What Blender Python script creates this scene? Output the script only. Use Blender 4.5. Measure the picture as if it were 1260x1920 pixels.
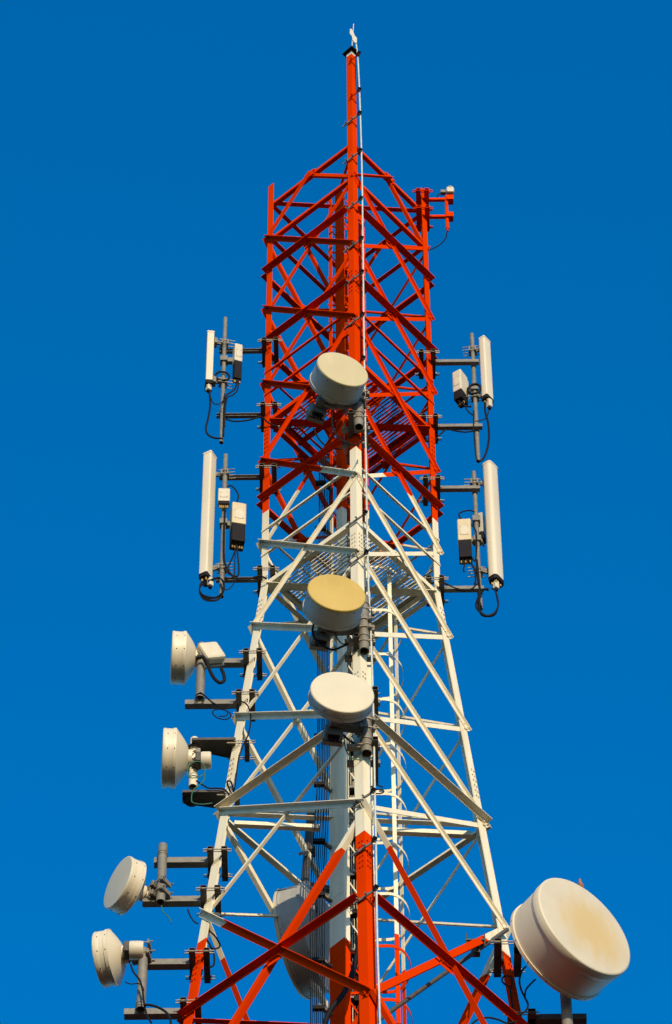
import bpy, bmesh, math, random
from mathutils import Vector as V, Matrix
R = math.radians
random.seed(7)
scene = bpy.context.scene
C = scene.collection
for o in list(bpy.data.objects): bpy.data.objects.remove(o)

# ------------------------------------------------------------------ camera
Z0 = 49.3                                   # height of the top leg joint above the ground
CAM = V((0.0, -29.0902, -47.6921 + Z0))
PITCH, YAW, ROLL, FOC = 0.946479, 0.005567, -0.004766, 8198.43
fw = V((-math.sin(YAW)*math.cos(PITCH), math.cos(YAW)*math.cos(PITCH), math.sin(PITCH)))
rt0 = V((math.cos(YAW), math.sin(YAW), 0)); up0 = rt0.cross(fw)
rt = rt0*math.cos(ROLL) + up0*math.sin(ROLL)
up = -rt0*math.sin(ROLL) + up0*math.cos(ROLL)
cam = bpy.data.cameras.new('camera'); camo = bpy.data.objects.new('camera', cam); C.objects.link(camo)
M = Matrix(((rt.x, up.x, -fw.x, CAM.x), (rt.y, up.y, -fw.y, CAM.y), (rt.z, up.z, -fw.z, CAM.z), (0, 0, 0, 1)))
camo.matrix_world = M
cam.sensor_fit = 'VERTICAL'; cam.sensor_height = 36; cam.lens = FOC/1920*36
cam.clip_start = 0.5; cam.clip_end = 20000
scene.camera = camo

# ------------------------------------------------------------------ sky, sun, exposure
SUN_AZ, SUN_EL = R(12), R(14)               # low sun behind the viewer, slightly to the right
to_sun = V((math.sin(SUN_AZ)*math.cos(SUN_EL), -math.cos(SUN_AZ)*math.cos(SUN_EL), math.sin(SUN_EL)))
w = bpy.data.worlds.new('World'); scene.world = w; w.use_nodes = True
nt = w.node_tree; nt.nodes.clear()
sky = nt.nodes.new('ShaderNodeTexSky'); sky.sky_type = 'NISHITA'; sky.sun_disc = False
sky.sun_elevation = SUN_EL; sky.sun_rotation = math.pi - SUN_AZ
sky.altitude = 300; sky.air_density = 1.0; sky.dust_density = 0.3; sky.ozone_density = 4.0
hs = nt.nodes.new('ShaderNodeHueSaturation'); hs.inputs['Saturation'].default_value = 1.32; hs.inputs['Hue'].default_value = 0.5
bg = nt.nodes.new('ShaderNodeBackground'); bg.inputs['Strength'].default_value = 0.15
wo = nt.nodes.new('ShaderNodeOutputWorld')
nt.links.new(sky.outputs[0], hs.inputs['Color']); nt.links.new(hs.outputs[0], bg.inputs[0]); nt.links.new(bg.outputs[0], wo.inputs[0])
sl = bpy.data.lights.new('sun', 'SUN'); sl.energy = 2.75; sl.angle = R(0.5); sl.color = (1.0, 0.83, 0.56)
so = bpy.data.objects.new('sun', sl); C.objects.link(so); so.rotation_euler = to_sun.to_track_quat('Z', 'Y').to_euler(); so.location = (20, -60, 80)
scene.view_settings.view_transform = 'Standard'; scene.view_settings.look = 'None'
scene.view_settings.exposure = 0.85; scene.view_settings.gamma = 1.0

scene.cycles.use_adaptive_sampling = False; scene.cycles.use_light_tree = False
scene.cycles.use_denoising = True; scene.cycles.denoising_prefilter = 'ACCURATE'; scene.cycles.denoising_input_passes = 'RGB_ALBEDO_NORMAL'
# ------------------------------------------------------------------ helpers
def at(px, py, Y):
    """the point of the vertical plane y = Y seen at this place of the 1260 x 1920 photograph"""
    d = fw*FOC + rt*(px-630) + up*(960-py)
    return CAM + d*((Y-CAM.y)/d.y)
def ppu(P): return FOC/((P-CAM).dot(fw))    # photograph pixels per metre there

class MB:
    def __init__(s): s.v=[]; s.f=[]; s.sm=[]; s.mi=[]
    def add(s, vs, fs, smooth=False, m=0):
        b=len(s.v); s.v += [V(x) for x in vs]
        for f in fs: s.f.append([b+i for i in f]); s.sm.append(smooth); s.mi.append(m)
    def prism(s, p, q, poly, u, v, m=0):
        n=len(poly); p=V(p); q=V(q)
        vs=[p+u*a+v*b for a,b in poly]+[q+u*a+v*b for a,b in poly]
        fs=[[i,(i+1)%n,n+(i+1)%n,n+i] for i in range(n)]
        s.add(vs, fs+[list(range(n))[::-1], list(range(n,2*n))], False, m)
    def frame(s, p, q, hint):
        d=(V(q)-V(p)).normalized(); v=(V(hint)-d*V(hint).dot(d))
        if v.length<1e-6: v=d.orthogonal()
        v.normalize(); return d, v.cross(d).normalized(), v
    def bar(s, p, q, a, b, hint=(0,0,1), m=0):          # a wide across, b along the hint
        d,u,v=s.frame(p,q,hint); s.prism(p,q,[(-a/2,-b/2),(a/2,-b/2),(a/2,b/2),(-a/2,b/2)],u,v,m)
    def angle(s, p, q, u, v, w1, w2, t, m=0):           # L section, corner on the line p-q
        d=(V(q)-V(p)).normalized(); u=V(u); v=V(v)
        u=(u-d*u.dot(d)).normalized(); v=(v-d*v.dot(d)).normalized()
        s.prism(p,q,[(0,0),(w1,0),(w1,t),(t,t),(t,w2),(0,w2)],u,v,m)
    def channel(s, p, q, open_dir, h, dp, t, m=0):      # C section opening towards open_dir
        d,u,v=s.frame(p,q,open_dir)
        s.prism(p,q,[(-h/2,0),(h/2,0),(h/2,dp),(h/2-t,dp),(h/2-t,t),(-h/2+t,t),(-h/2+t,dp),(-h/2,dp)],u,v,m)
    def sqtube(s, p, q, wd, t, hint=(0,0,1), m=0, h=None):
        d,u,v=s.frame(p,q,hint); a=wd/2; b=(h or wd)/2
        s.prism(p,q,[(-a,b-t),(a,b-t),(a,b),(-a,b)],u,v,m); s.prism(p,q,[(-a,-b),(a,-b),(a,-b+t),(-a,-b+t)],u,v,m)
        s.prism(p,q,[(-a,-b+t),(-a+t,-b+t),(-a+t,b-t),(-a,b-t)],u,v,m); s.prism(p,q,[(a-t,-b+t),(a,-b+t),(a,b-t),(a-t,b-t)],u,v,m)
    def cyl(s, p, q, r, n=12, m=0, r2=None, caps=True, smooth=True):
        d,u,v=s.frame(p,q,(0.31,0.2,0.93)); r2=r if r2 is None else r2; p=V(p); q=V(q)
        cs=[(math.cos(2*math.pi*i/n),math.sin(2*math.pi*i/n)) for i in range(n)]
        vs=[p+(u*a+v*b)*r for a,b in cs]+[q+(u*a+v*b)*r2 for a,b in cs]
        s.add(vs,[[i,(i+1)%n,n+(i+1)%n,n+i] for i in range(n)],smooth,m)
        if caps: s.add(vs,[list(range(n))[::-1],list(range(n,2*n))],False,m)
    def pipe(s, p, q, r, t, n=20, m=0):
        d=(V(q)-V(p)); L=d.length
        s.lathe(p,d,[[(0,r),(L,r)],[(L,r),(L,r-t)],[(L,r-t),(0,r-t)],[(0,r-t),(0,r)]],n,m)
    def lathe(s, o, axis, segs, n=48, m=0, smooth=True):
        ax=V(axis).normalized(); u=ax.orthogonal().normalized(); v=ax.cross(u); o=V(o)
        for seg in segs:
            vs=[];fs=[];k=len(seg)
            for d,r in seg:
                for i in range(n):
                    a=2*math.pi*i/n; vs.append(o+ax*d+(u*math.cos(a)+v*math.sin(a))*r)
            for j in range(k-1):
                for i in range(n):
                    i2=(i+1)%n; fs.append([j*n+i,j*n+i2,(j+1)*n+i2,(j+1)*n+i])
            s.add(vs,fs,smooth,m)
    def tube(s, pts, r, n=7, m=0):
        pts=[V(p) for p in pts]
        if len(pts)<2: return
        t0=(pts[1]-pts[0]).normalized(); u=t0.orthogonal().normalized(); vs=[];fs=[]
        for i,p in enumerate(pts):
            t=(pts[min(i+1,len(pts)-1)]-pts[max(i-1,0)]).normalized()
            u=(u-t*u.dot(t)).normalized(); v=t.cross(u)
            vs+=[p+(u*math.cos(2*math.pi*k/n)+v*math.sin(2*math.pi*k/n))*r for k in range(n)]
        for i in range(len(pts)-1):
            for k in range(n):
                k2=(k+1)%n; fs.append([i*n+k,i*n+k2,(i+1)*n+k2,(i+1)*n+k])
        e=(len(pts)-1)*n
        s.add(vs,fs,True,m); s.add(vs[:n]+vs[e:],[list(range(n))[::-1],list(range(n,2*n))],False,m)
    def rbox(s, c, ax, ay, az, dx, dy, dz, bev=0.01, m=0, seg=2):
        bm=bmesh.new(); bmesh.ops.create_cube(bm,size=1.0)
        for vv in bm.verts: vv.co=V((vv.co.x*dx,vv.co.y*dy,vv.co.z*dz))
        if bev>0: bmesh.ops.bevel(bm,geom=list(bm.edges),offset=bev,segments=seg,affect='EDGES',profile=0.5)
        bm.verts.index_update()
        c=V(c); vs=[c+ax*x.co.x+ay*x.co.y+az*x.co.z for x in bm.verts]
        s.add(vs,[[x.index for x in f.verts] for f in bm.faces],False,m); bm.free()
    def build(s, name, mats, parent=None, origin=None):
        me=bpy.data.meshes.new(name); o=bpy.data.objects.new(name,me); C.objects.link(o)
        if parent is not None: org=ORG[parent.name]; o.parent=parent
        else: org=V(origin) if origin is not None else V((0,0,0)); o.location=org
        ORG[o.name]=org
        me.from_pydata([tuple(x-org) for x in s.v],[],s.f)
        for mm in (mats if isinstance(mats,(list,tuple)) else [mats]): me.materials.append(mm)
        for p,a,b in zip(me.polygons,s.sm,s.mi): p.use_smooth=a; p.material_index=b
        bm=bmesh.new(); bm.from_mesh(me); bmesh.ops.recalc_face_normals(bm,faces=bm.faces); bm.to_mesh(me); bm.free()
        me.validate(); me.update(); return o
ORG={}
def tag(o,label,cat,group=None,kind=None):
    if label: o['label']=label
    if cat: o['category']=cat
    if group: o['group']=group
    if kind: o['kind']=kind
    return o
def thing(name,loc,label,cat,group=None):
    o=bpy.data.objects.new(name,None); C.objects.link(o); o.location=V(loc); o.empty_display_size=0.1
    ORG[o.name]=V(loc); return tag(o,label,cat,group)
def smooth_path(pts,k=6):
    pts=[V(p) for p in pts]; out=[]
    P=[pts[0]*2-pts[1]]+pts+[pts[-1]*2-pts[-2]]
    for i in range(1,len(P)-2):
        a,b,c,d=P[i-1:i+3]
        for j in range(k):
            t=j/k; out.append(0.5*((2*b)+(c-a)*t+(2*a-5*b+4*c-d)*t*t+(3*b-a-3*c+d)*t**3))
    out.append(pts[-1]); return out

# ------------------------------------------------------------------ materials
def mat(name, col, rough=0.5, metal=0.0, var=0.12, scale=6.0, dirt=0.0, dirtcol=(0.12,0.09,0.06), spec=0.5, bump=0.0):
    m=bpy.data.materials.new(name); m.use_nodes=True; n=m.node_tree.nodes; l=m.node_tree.links
    b=n['Principled BSDF']; b.inputs['Roughness'].default_value=rough; b.inputs['Metallic'].default_value=metal
    b.inputs['Specular IOR Level'].default_value=spec
    geo=n.new('ShaderNodeNewGeometry')
    nz=n.new('ShaderNodeTexNoise'); nz.inputs['Scale'].default_value=scale; nz.inputs['Detail'].default_value=6
    l.new(geo.outputs['Position'],nz.inputs['Vector'])
    mr=n.new('ShaderNodeMapRange'); mr.inputs[1].default_value=0.3; mr.inputs[2].default_value=0.7
    mr.inputs[3].default_value=1-var; mr.inputs[4].default_value=1+var*0.6; l.new(nz.outputs[0],mr.inputs[0])
    mx=n.new('ShaderNodeMix'); mx.data_type='RGBA'; mx.blend_type='MULTIPLY'; mx.inputs[0].default_value=1
    mx.inputs[6].default_value=(*col,1); l.new(mr.outputs[0],mx.inputs[7])
    out=mx.outputs[2]
    if dirt>0:
        mp=n.new('ShaderNodeMapping'); mp.inputs['Scale'].default_value=(16,16,2.2); l.new(geo.outputs['Position'],mp.inputs[0])
        n2=n.new('ShaderNodeTexNoise'); n2.inputs['Scale'].default_value=0.9; n2.inputs['Detail'].default_value=3; l.new(mp.outputs[0],n2.inputs['Vector'])
        r2=n.new('ShaderNodeMapRange'); r2.inputs[1].default_value=0.5; r2.inputs[2].default_value=0.78; r2.inputs[3].default_value=0; r2.inputs[4].default_value=dirt
        l.new(n2.outputs[0],r2.inputs[0])
        m2=n.new('ShaderNodeMix'); m2.data_type='RGBA'; l.new(r2.outputs[0],m2.inputs[0]); l.new(out,m2.inputs[6]); m2.inputs[7].default_value=(*dirtcol,1); out=m2.outputs[2]
    l.new(out,b.inputs['Base Color'])
    n3=n.new('ShaderNodeMapRange'); n3.inputs[3].default_value=rough-0.1; n3.inputs[4].default_value=rough+0.12; l.new(nz.outputs[0],n3.inputs[0]); l.new(n3.outputs[0],b.inputs['Roughness'])
    if bump>0:
        bp=n.new('ShaderNodeBump'); bp.inputs['Strength'].default_value=bump; bp.inputs['Distance'].default_value=0.004; l.new(nz.outputs[0],bp.inputs['Height']); l.new(bp.outputs[0],b.inputs['Normal'])
    return m

ZB1, ZB2 = Z0-7.437, Z0-14.81               # heights where the paint changes colour
def paint_mat(name, z_hi=ZB1, z_lo=ZB2, white_cap=None):
    """aviation bands: red above, white between, red below (real paint edges at fixed heights)"""
    m=bpy.data.materials.new(name); m.use_nodes=True; n=m.node_tree.nodes; l=m.node_tree.links
    b=n['Principled BSDF']; b.inputs['Specular IOR Level'].default_value=0.0
    geo=n.new('ShaderNodeNewGeometry'); sx=n.new('ShaderNodeSeparateXYZ'); l.new(geo.outputs['Position'],sx.inputs[0])
    nz=n.new('ShaderNodeTexNoise'); nz.inputs['Scale'].default_value=9; nz.inputs['Detail'].default_value=6; l.new(geo.outputs['Position'],nz.inputs['Vector'])
    wob=n.new('ShaderNodeMath'); wob.operation='MULTIPLY_ADD'; l.new(nz.outputs[0],wob.inputs[0]); wob.inputs[1].default_value=0.02; l.new(sx.outputs[2],wob.inputs[2])
    lo=n.new('ShaderNodeMath'); lo.operation='GREATER_THAN'; l.new(wob.outputs[0],lo.inputs[0]); lo.inputs[1].default_value=z_lo+0.01
    hi=n.new('ShaderNodeMath'); hi.operation='LESS_THAN'; l.new(wob.outputs[0],hi.inputs[0]); hi.inputs[1].default_value=z_hi+0.01
    an=n.new('ShaderNodeMath'); an.operation='MULTIPLY'; l.new(lo.outputs[0],an.inputs[0]); l.new(hi.outputs[0],an.inputs[1])
    # red with slight fading
    mr=n.new('ShaderNodeMix'); mr.data_type='RGBA'; mr.inputs[6].default_value=(0.64,0.040,0.0005,1); mr.inputs[7].default_value=(0.54,0.028,0.0005,1)
    n4=n.new('ShaderNodeTexNoise'); n4.inputs['Scale'].default_value=1.7; n4.inputs['Detail'].default_value=4; l.new(geo.outputs['Position'],n4.inputs['Vector'])
    l.new(n4.outputs[0],mr.inputs[0])
    mw=n.new('ShaderNodeMix'); mw.data_type='RGBA'; mw.inputs[6].default_value=(0.68,0.61,0.455,1); mw.inputs[7].default_value=(0.61,0.53,0.375,1)
    mp=n.new('ShaderNodeMapping'); mp.inputs['Scale'].default_value=(14,14,1.6); l.new(geo.outputs['Position'],mp.inputs[0])
    n5=n.new('ShaderNodeTexNoise'); n5.inputs['Scale'].default_value=0.9; n5.inputs['Detail'].default_value=3.5; l.new(mp.outputs[0],n5.inputs['Vector'])
    r5=n.new('ShaderNodeMapRange'); r5.inputs[1].default_value=0.42; r5.inputs[2].default_value=0.75; l.new(n5.outputs[0],r5.inputs[0]); l.new(r5.outputs[0],mw.inputs[0])
    mc=n.new('ShaderNodeMix'); mc.data_type='RGBA'; l.new(an.outputs[0],mc.inputs[0]); l.new(mr.outputs[2],mc.inputs[6]); l.new(mw.outputs[2],mc.inputs[7])
    out=mc.outputs[2]
    # chips of bare primer and grime
    n6=n.new('ShaderNodeTexNoise'); n6.inputs['Scale'].default_value=38; n6.inputs['Detail'].default_value=3; l.new(geo.outputs['Position'],n6.inputs['Vector'])
    r6=n.new('ShaderNodeMapRange'); r6.inputs[1].default_value=0.765; r6.inputs[2].default_value=0.78; r6.inputs[4].default_value=0.7; l.new(n6.outputs[0],r6.inputs[0])
    m6=n.new('ShaderNodeMix'); m6.data_type='RGBA'; l.new(r6.outputs[0],m6.inputs[0]); l.new(out,m6.inputs[6]); m6.inputs[7].default_value=(0.62,0.44,0.34,1); out=m6.outputs[2]
    r7=n.new('ShaderNodeMapRange'); r7.inputs[1].default_value=0.68; r7.inputs[2].default_value=0.9; r7.inputs[4].default_value=0.25; l.new(n5.outputs[0],r7.inputs[0])
    m7=n.new('ShaderNodeMix'); m7.data_type='RGBA'; gm_=n.new('ShaderNodeMath'); gm_.operation='MULTIPLY'; l.new(r7.outputs[0],gm_.inputs[0]); l.new(an.outputs[0],gm_.inputs[1]); l.new(gm_.outputs[0],m7.inputs[0]); l.new(out,m7.inputs[6]); m7.inputs[7].default_value=(0.16,0.09,0.05,1); out=m7.outputs[2]
    l.new(out,b.inputs['Base Color'])
    rr=n.new('ShaderNodeMapRange'); rr.inputs[3].default_value=0.42; rr.inputs[4].default_value=0.62; l.new(nz.outputs[0],rr.inputs[0]); l.new(rr.outputs[0],b.inputs['Roughness'])
    return m
PAINT=paint_mat('banded_tower_paint')
RED=mat('red_paint',(0.60,0.036,0.0005),0.55,0,0.15,7,0.0,spec=0.0)
WHITE=mat('white_paint',(0.50,0.47,0.40),0.5,0,0.1,7,0.25)
GALV=mat('galvanised_steel',(0.175,0.16,0.128),0.6,0.1,0.22,14,0.35,(0.16,0.13,0.10))
DARKST=mat('dark_weathered_steel',(0.065,0.056,0.045),0.65,0.1,0.3,16,0.4,(0.07,0.05,0.035))
BOLT=mat('bolt_steel',(0.30,0.25,0.19),0.5,0.5,0.3,30)
CREAM=mat('cream_fibreglass',(0.60,0.52,0.38),0.45,0,0.04,2,0.12,(0.42,0.36,0.27),bump=0.0)
RADW=mat('white_radome',(0.53,0.465,0.335),0.5,0,0.04,3,0.12,(0.5,0.45,0.36))
RADP=mat('pale_yellow_radome',(0.46,0.385,0.215),0.5,0,0.05,3,0.15,(0.55,0.45,0.3))
RADY=mat('ochre_radome',(0.44,0.295,0.058),0.5,0,0.07,3,0.18,(0.55,0.38,0.15))
SHR=mat('grey_white_shroud',(0.36,0.34,0.29),0.5,0,0.07,5,0.18,(0.35,0.31,0.25))
BOXW=mat('pale_equipment_plastic',(0.53,0.47,0.35),0.5,0,0.08,6,0.2,(0.4,0.34,0.25))
BOXT=mat('tan_equipment_plastic',(0.52,0.42,0.25),0.5,0,0.08,6,0.2,(0.4,0.3,0.2))
BLACK=mat('black_rubber',(0.009,0.008,0.008),0.6,0,0.25,20,spec=0.12)
BLKBOX=mat('black_plastic',(0.013,0.010,0.010),0.6,0,0.2,12,spec=0.12)
DSHR=mat('dull_grey_dish',(0.30,0.295,0.275),0.55,0,0.12,5,0.25,(0.15,0.13,0.11))
UNIT=mat('grey_radio_casting',(0.20,0.19,0.165),0.55,0.1,0.15,10,0.25,(0.1,0.09,0.07))
GREEN=mat('green_earth_wire',(0.02,0.11,0.055),0.5,0,0.15,20)
WIRE=mat('pale_conductor',(0.55,0.55,0.48),0.45,0.2,0.15,12)
HOLE=mat('screw_hole_dark',(0.02,0.018,0.016),0.6,0,0.1,10)
BRASS=mat('brass_connector',(0.55,0.36,0.12),0.4,0.7,0.2,20)
def big_radome():
    m=mat('stained_radome',(0.52,0.455,0.335),0.5,0,0.05,3,0.1,(0.5,0.42,0.3)); n=m.node_tree.nodes; l=m.node_tree.links
    b=n['Principled BSDF']; src=b.inputs['Base Color'].links[0].from_socket
    tc=n.new('ShaderNodeTexCoord'); mp=n.new('ShaderNodeMapping'); mp.inputs['Location'].default_value=(-0.395,0.375,0.0); mp.inputs['Scale'].default_value=(1,1,1); l.new(tc.outputs['Object'],mp.inputs[0])
    nz=n.new('ShaderNodeTexNoise'); nz.inputs['Scale'].default_value=4.5; nz.inputs['Detail'].default_value=7; nz.inputs['Distortion'].default_value=0.6
    m3=n.new('ShaderNodeMapping'); m3.inputs['Scale'].default_value=(1.6,1.6,0.55); l.new(tc.outputs['Object'],m3.inputs[0]); l.new(m3.outputs[0],nz.inputs['Vector'])
    ln=n.new('ShaderNodeVectorMath'); ln.operation='LENGTH'; l.new(mp.outputs[0],ln.inputs[0])
    ad=n.new('ShaderNodeMath'); ad.operation='MULTIPLY_ADD'; l.new(nz.outputs[0],ad.inputs[0]); ad.inputs[1].default_value=-0.42; l.new(ln.outputs['Value'],ad.inputs[2])
    r=n.new('ShaderNodeMapRange'); r.interpolation_type='SMOOTHSTEP'; r.inputs[1].default_value=0.36; r.inputs[2].default_value=-0.08; r.inputs[3].default_value=0; r.inputs[4].default_value=0.95; l.new(ad.outputs[0],r.inputs[0])
    mx=n.new('ShaderNodeMix'); mx.data_type='RGBA'; l.new(r.outputs[0],mx.inputs[0]); l.new(src,mx.inputs[6]); mx.inputs[7].default_value=(0.50,0.36,0.155,1); l.new(mx.outputs[2],b.inputs['Base Color'])
    return m
RADBIG=big_radome()

# ------------------------------------------------------------------ ground
g=MB(); g.add([(-3000,-3000,0),(3000,-3000,0),(3000,3000,0),(-3000,3000,0)],[[0,1,2,3]])
GR=mat('dry_grass_and_soil',(0.030,0.034,0.014),0.95,0,0.5,0.35)
tag(g.build('ground',GR),None,None,None,'structure')

# ------------------------------------------------------------------ tower geometry
TW=0.071517; P=1.602945; ZK=-5.5*P; SL=0.094689
ZN={k:-k*P for k in range(0,6)}; ZN.update({6:-9.5645,7:-11.1736,8:-12.7634,9:-14.3718,10:-17.4537})
def rad(z): return 1.0 if z>=ZK else 1.0+(ZK-z)*SL
CI=[0,90,180,270]                            # right, far, left, near
def cor(i,z):
    a=R(CI[i%4])+TW; r=rad(z); return V((r*math.cos(a),r*math.sin(a),z+Z0))
def mid(i,z): return (cor(i,z)+cor(i+1,z))/2
def fn(i,z):                                 # outward normal of the face between corner i and i+1
    a=cor(i,z); b=cor(i+1,z); c=cor(i,z-0.5) if z<=ZK+0.02 else a-V((0,0,0.5))
    n=(b-a).cross(c-a).normalized(); m=(a+b)/2; m.z=0
    return n if n.dot(m)>0 else -n
ZTOP={0:-0.27,1:-0.35,2:-0.35,3:1.46}
tower=thing('lattice_tower',(0,0,0),'tall square steel lattice tower in red and white bands, carrying all the antennas','tower')

def bolt(mb,p,n,r=0.011,h=0.012,m=0): mb.cyl(V(p),V(p)+V(n)*h,r,6,m,smooth=False)

# legs: angle sections, stepping up in size towards the foot
for i in range(4):
    mb=MB(); segs=[(ZTOP[i],-4.0,0.085,0.009),(-4.0,ZK,0.093,0.010),(ZK,-12.4,0.105,0.011),(-12.4,-19,0.118,0.012),(-19,-30,0.15,0.014),(-30,-Z0,0.2,0.016)]
    for z1,z2,wd,t in segs:
        p=cor(i,z1); q=cor(i,z2); u=cor(i+1,z2)-q; v=cor(i-1,z2)-q
        mb.angle(p,q,u,v,wd,wd,t)
    for zs in (-4.0,-6.05,-9.35,-12.15,-15.2):     # bolted splice: cover strips and rows of bolts on both flanges
        for j,(a,b) in enumerate(((i,i+1),(i-1,i))):
            f=fn(a if j==0 else i-1,zs); oth=cor(i+1,zs) if j==0 else cor(i-1,zs)
            wd=0.09
            for k in range(6):
                z=zs+0.24-k*0.085; c=cor(i,z); d=((cor(i+1,z) if j==0 else cor(i-1,z))-c).normalized()
                bolt(mb,c+d*0.028,f,0.010,0.014); bolt(mb,c+d*0.064,f,0.010,0.014)
    if i==3:                                      # capped mast head above the near leg
        pass
    mb.build('leg',PAINT,tower)

DZ=V((0,0,1))
def brace(name,i,pa,pb,kind,wd=0.055,wo=0.06,t=0.007,off=0.003,ext=0.035):
    """angle bar on face i from pa to pb. kind: 'low' flange outwards at lower edge, 'top' outwards at upper edge, 'in' on the inside of the legs"""
    n=fn(i,(pa.z+pb.z)/2-Z0); d=(pb-pa).normalized(); pa=pa-d*ext; pb=pb+d*ext
    u=n.cross(d).normalized()
    if u.z<0: u=-u
    mb=MB()
    if kind=='low': o=n*off-u*wd/2; mb.angle(pa+o,pb+o,u,n,wd,wo,t)
    elif kind=='top': o=n*off+u*wd/2; mb.angle(pa+o,pb+o,-u,n,wd,wo,t)
    elif kind=='in': o=-n*(0.014+off)-u*wd/2; mb.angle(pa+o,pb+o,u,-n,wd,wo,t)
    elif kind=='intop': o=-n*(0.014+off)+u*wd/2; mb.angle(pa+o,pb+o,-u,-n,wd,wo,t)
    for e,s in ((pa,1),(pb,-1)):
        for k in (0.055,0.095):
            c=e+d*s*k+n*(off+ (0.0 if kind in('low','top') else -0.014-off)); bolt(mb,c,n,0.010,0.016)
    return mb.build(name,PAINT,tower)
RN=[1,2,3,4,5,6,7,8]
for i in range(4):
    # top half panel: from the middle of the head beam down to the first joint
    zh=-0.8; m0=mid(i,zh)
    for j in (i,i+1): brace('diagonal_brace',i,m0,cor(j,ZN[1]),'low' if j==i else 'in',0.045,0.045,ext=0.0)
    for k in RN:
        wd=0.052 if k<6 else 0.06
        a=cor(i,ZN[k]); b=cor(i+1,ZN[k+1]); c=cor(i+1,ZN[k]); d=cor(i,ZN[k+1])
        # on the left-hand faces the bar falling to the near side lies outside
        if i==2: brace('diagonal_brace',i,a,b,'top',wd,0.06); brace('diagonal_brace',i,c,d,'top' if k in (3,5) else 'in',0.064 if k in (3,5) else 0.032,0.03)
        elif i==0: brace('diagonal_brace',i,a,b,'top',0.036,0.03); brace('diagonal_brace',i,c,d,'in',0.036,0.03)
        elif i==3: brace('diagonal_brace',i,a,b,'top',wd+0.006,0.034); brace('diagonal_brace',i,c,d,'intop',wd,0.05)
        else: brace('diagonal_brace',i,c,d,'low',wd,0.048); brace('diagonal_brace',i,a,b,'in',0.036,0.03)
    a=cor(i,ZN[9]); b=cor(i+1,ZN[10]); c=cor(i+1,ZN[9]); d=cor(i,ZN[10])
    brace('diagonal_brace',i,a,b,'top' if i==2 else 'low',0.075,0.06); brace('diagonal_brace',i,c,d,'in',0.075,0.06)
    # horizontals
    for z,kd in ((-0.8,'inb'),(ZN[1],'inb'),(-2.404,'top'),(-4.007,'top'),(-5.61,'inb'),(-7.213,'top'),(-8.81,'inb'),(ZN[8],'top'),(-15.93,'top')):
        a=cor(i,z); b=cor(i+1,z); d=(b-a).normalized(); n=fn(i,z); mb=MB(); a=a+DZ*0.005*(i%2); b=b+DZ*0.005*(i%2)
        if kd=='top':
            e=0.012; wv=0.036; wo=0.085
            ea=-0.07 if i==3 else e; eb=-0.07 if i==2 else e; wv=0.03; wo=0.082
            o=n*0.012+DZ*0.03; mb.angle(a-d*ea+o,b+d*eb+o,-DZ,n,wv,wo,0.008)
            for p,s in ((a,1),(b,-1)): bolt(mb,p+d*s*0.04+o-DZ*0.025,n,0.012,0.018); 
        else:
            e=-0.015; big=(abs(z+5.61)<.01 or abs(z+8.81)<.01)
            wv=0.075 if big else 0.05; wo=0.06 if big else 0.055
            o=-n*0.016-DZ*0.02; mb.angle(a-d*e+o,b+d*e+o,DZ,-n,wv,wo,0.008)
        # gusset in the middle where the crossing bars meet
        mm=(a+b)/2
        if kd=='skip' or z in (ZN[1],ZN[8]): mb.build('horizontal_beam',PAINT,tower); continue
        mb.prism(mm-n*0.0095,mm-n*0.0035,[(-0.09,-0.05),(0.09,-0.05),(0.09,0.03),(0.04,0.07),(-0.04,0.07),(-0.09,0.03)],d,DZ)
        for sx in (-0.07,0.07): bolt(mb,mm+d*sx-n*0.004,n,0.011,0.022)
        mb.build('horizontal_beam',PAINT,tower)
# bracing of the part of the shaft below the picture
mb=MB(); zs=[-17.4537,-20.6,-24,-27.8,-32,-36.6,-41.6,-47.0]
for i in range(4):
    for a,b in zip(zs,zs[1:]):
        mb.bar(cor(i,a)+fn(i,a)*0.05,cor(i+1,b)+fn(i,b)*0.05,0.08,0.05,fn(i,a)); mb.bar(cor(i+1,a)-fn(i,a)*0.07,cor(i,b)-fn(i,b)*0.07,0.08,0.05,fn(i,a))
mb.build('lower_bracing',PAINT,tower)
# plan bracing across the shaft
def plan(p,q,wd=0.07,wh=0.06,name='plan_brace'):
    mb=MB(); d=(q-p).normalized(); s=d.cross(DZ).normalized(); mb.angle(p,q,s,DZ,wd,wh,0.008); return mb.build(name,PAINT,tower)
for z in (-0.8,-5.66,-8.86,ZN[8]-0.05,-15.98):
    c0=cor(2,z); c1=cor(0,z); d=(c1-c0).normalized()
    plan(c0+d*0.06,c1-d*0.06,0.10 if z in(-5.66,-8.86) else 0.06)
for z in (ZN[8]-0.17,):                         # box beams from the inner column to the side legs
    c0=cor(2,z); c1=cor(0,z); d=(c1-c0).normalized(); mb=MB(); mb.sqtube(c0+d*0.16,c0+d*1.05,0.055,0.006,DZ); mb.build('plan_beam',PAINT,tower)
    mb=MB(); mb.sqtube(c1-d*0.16,c1-d*1.15,0.06,0.006,DZ); mb.build('plan_beam',PAINT,tower)
# stay from the mast to the head of the inner column
mb=MB(); mb.bar(cor(3,-0.93)+V((0,0.03,0)),V((-0.09,-0.2,Z0-0.62)),0.06,0.02,(1,0,0)); mb.build('stay',PAINT,tower)
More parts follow.
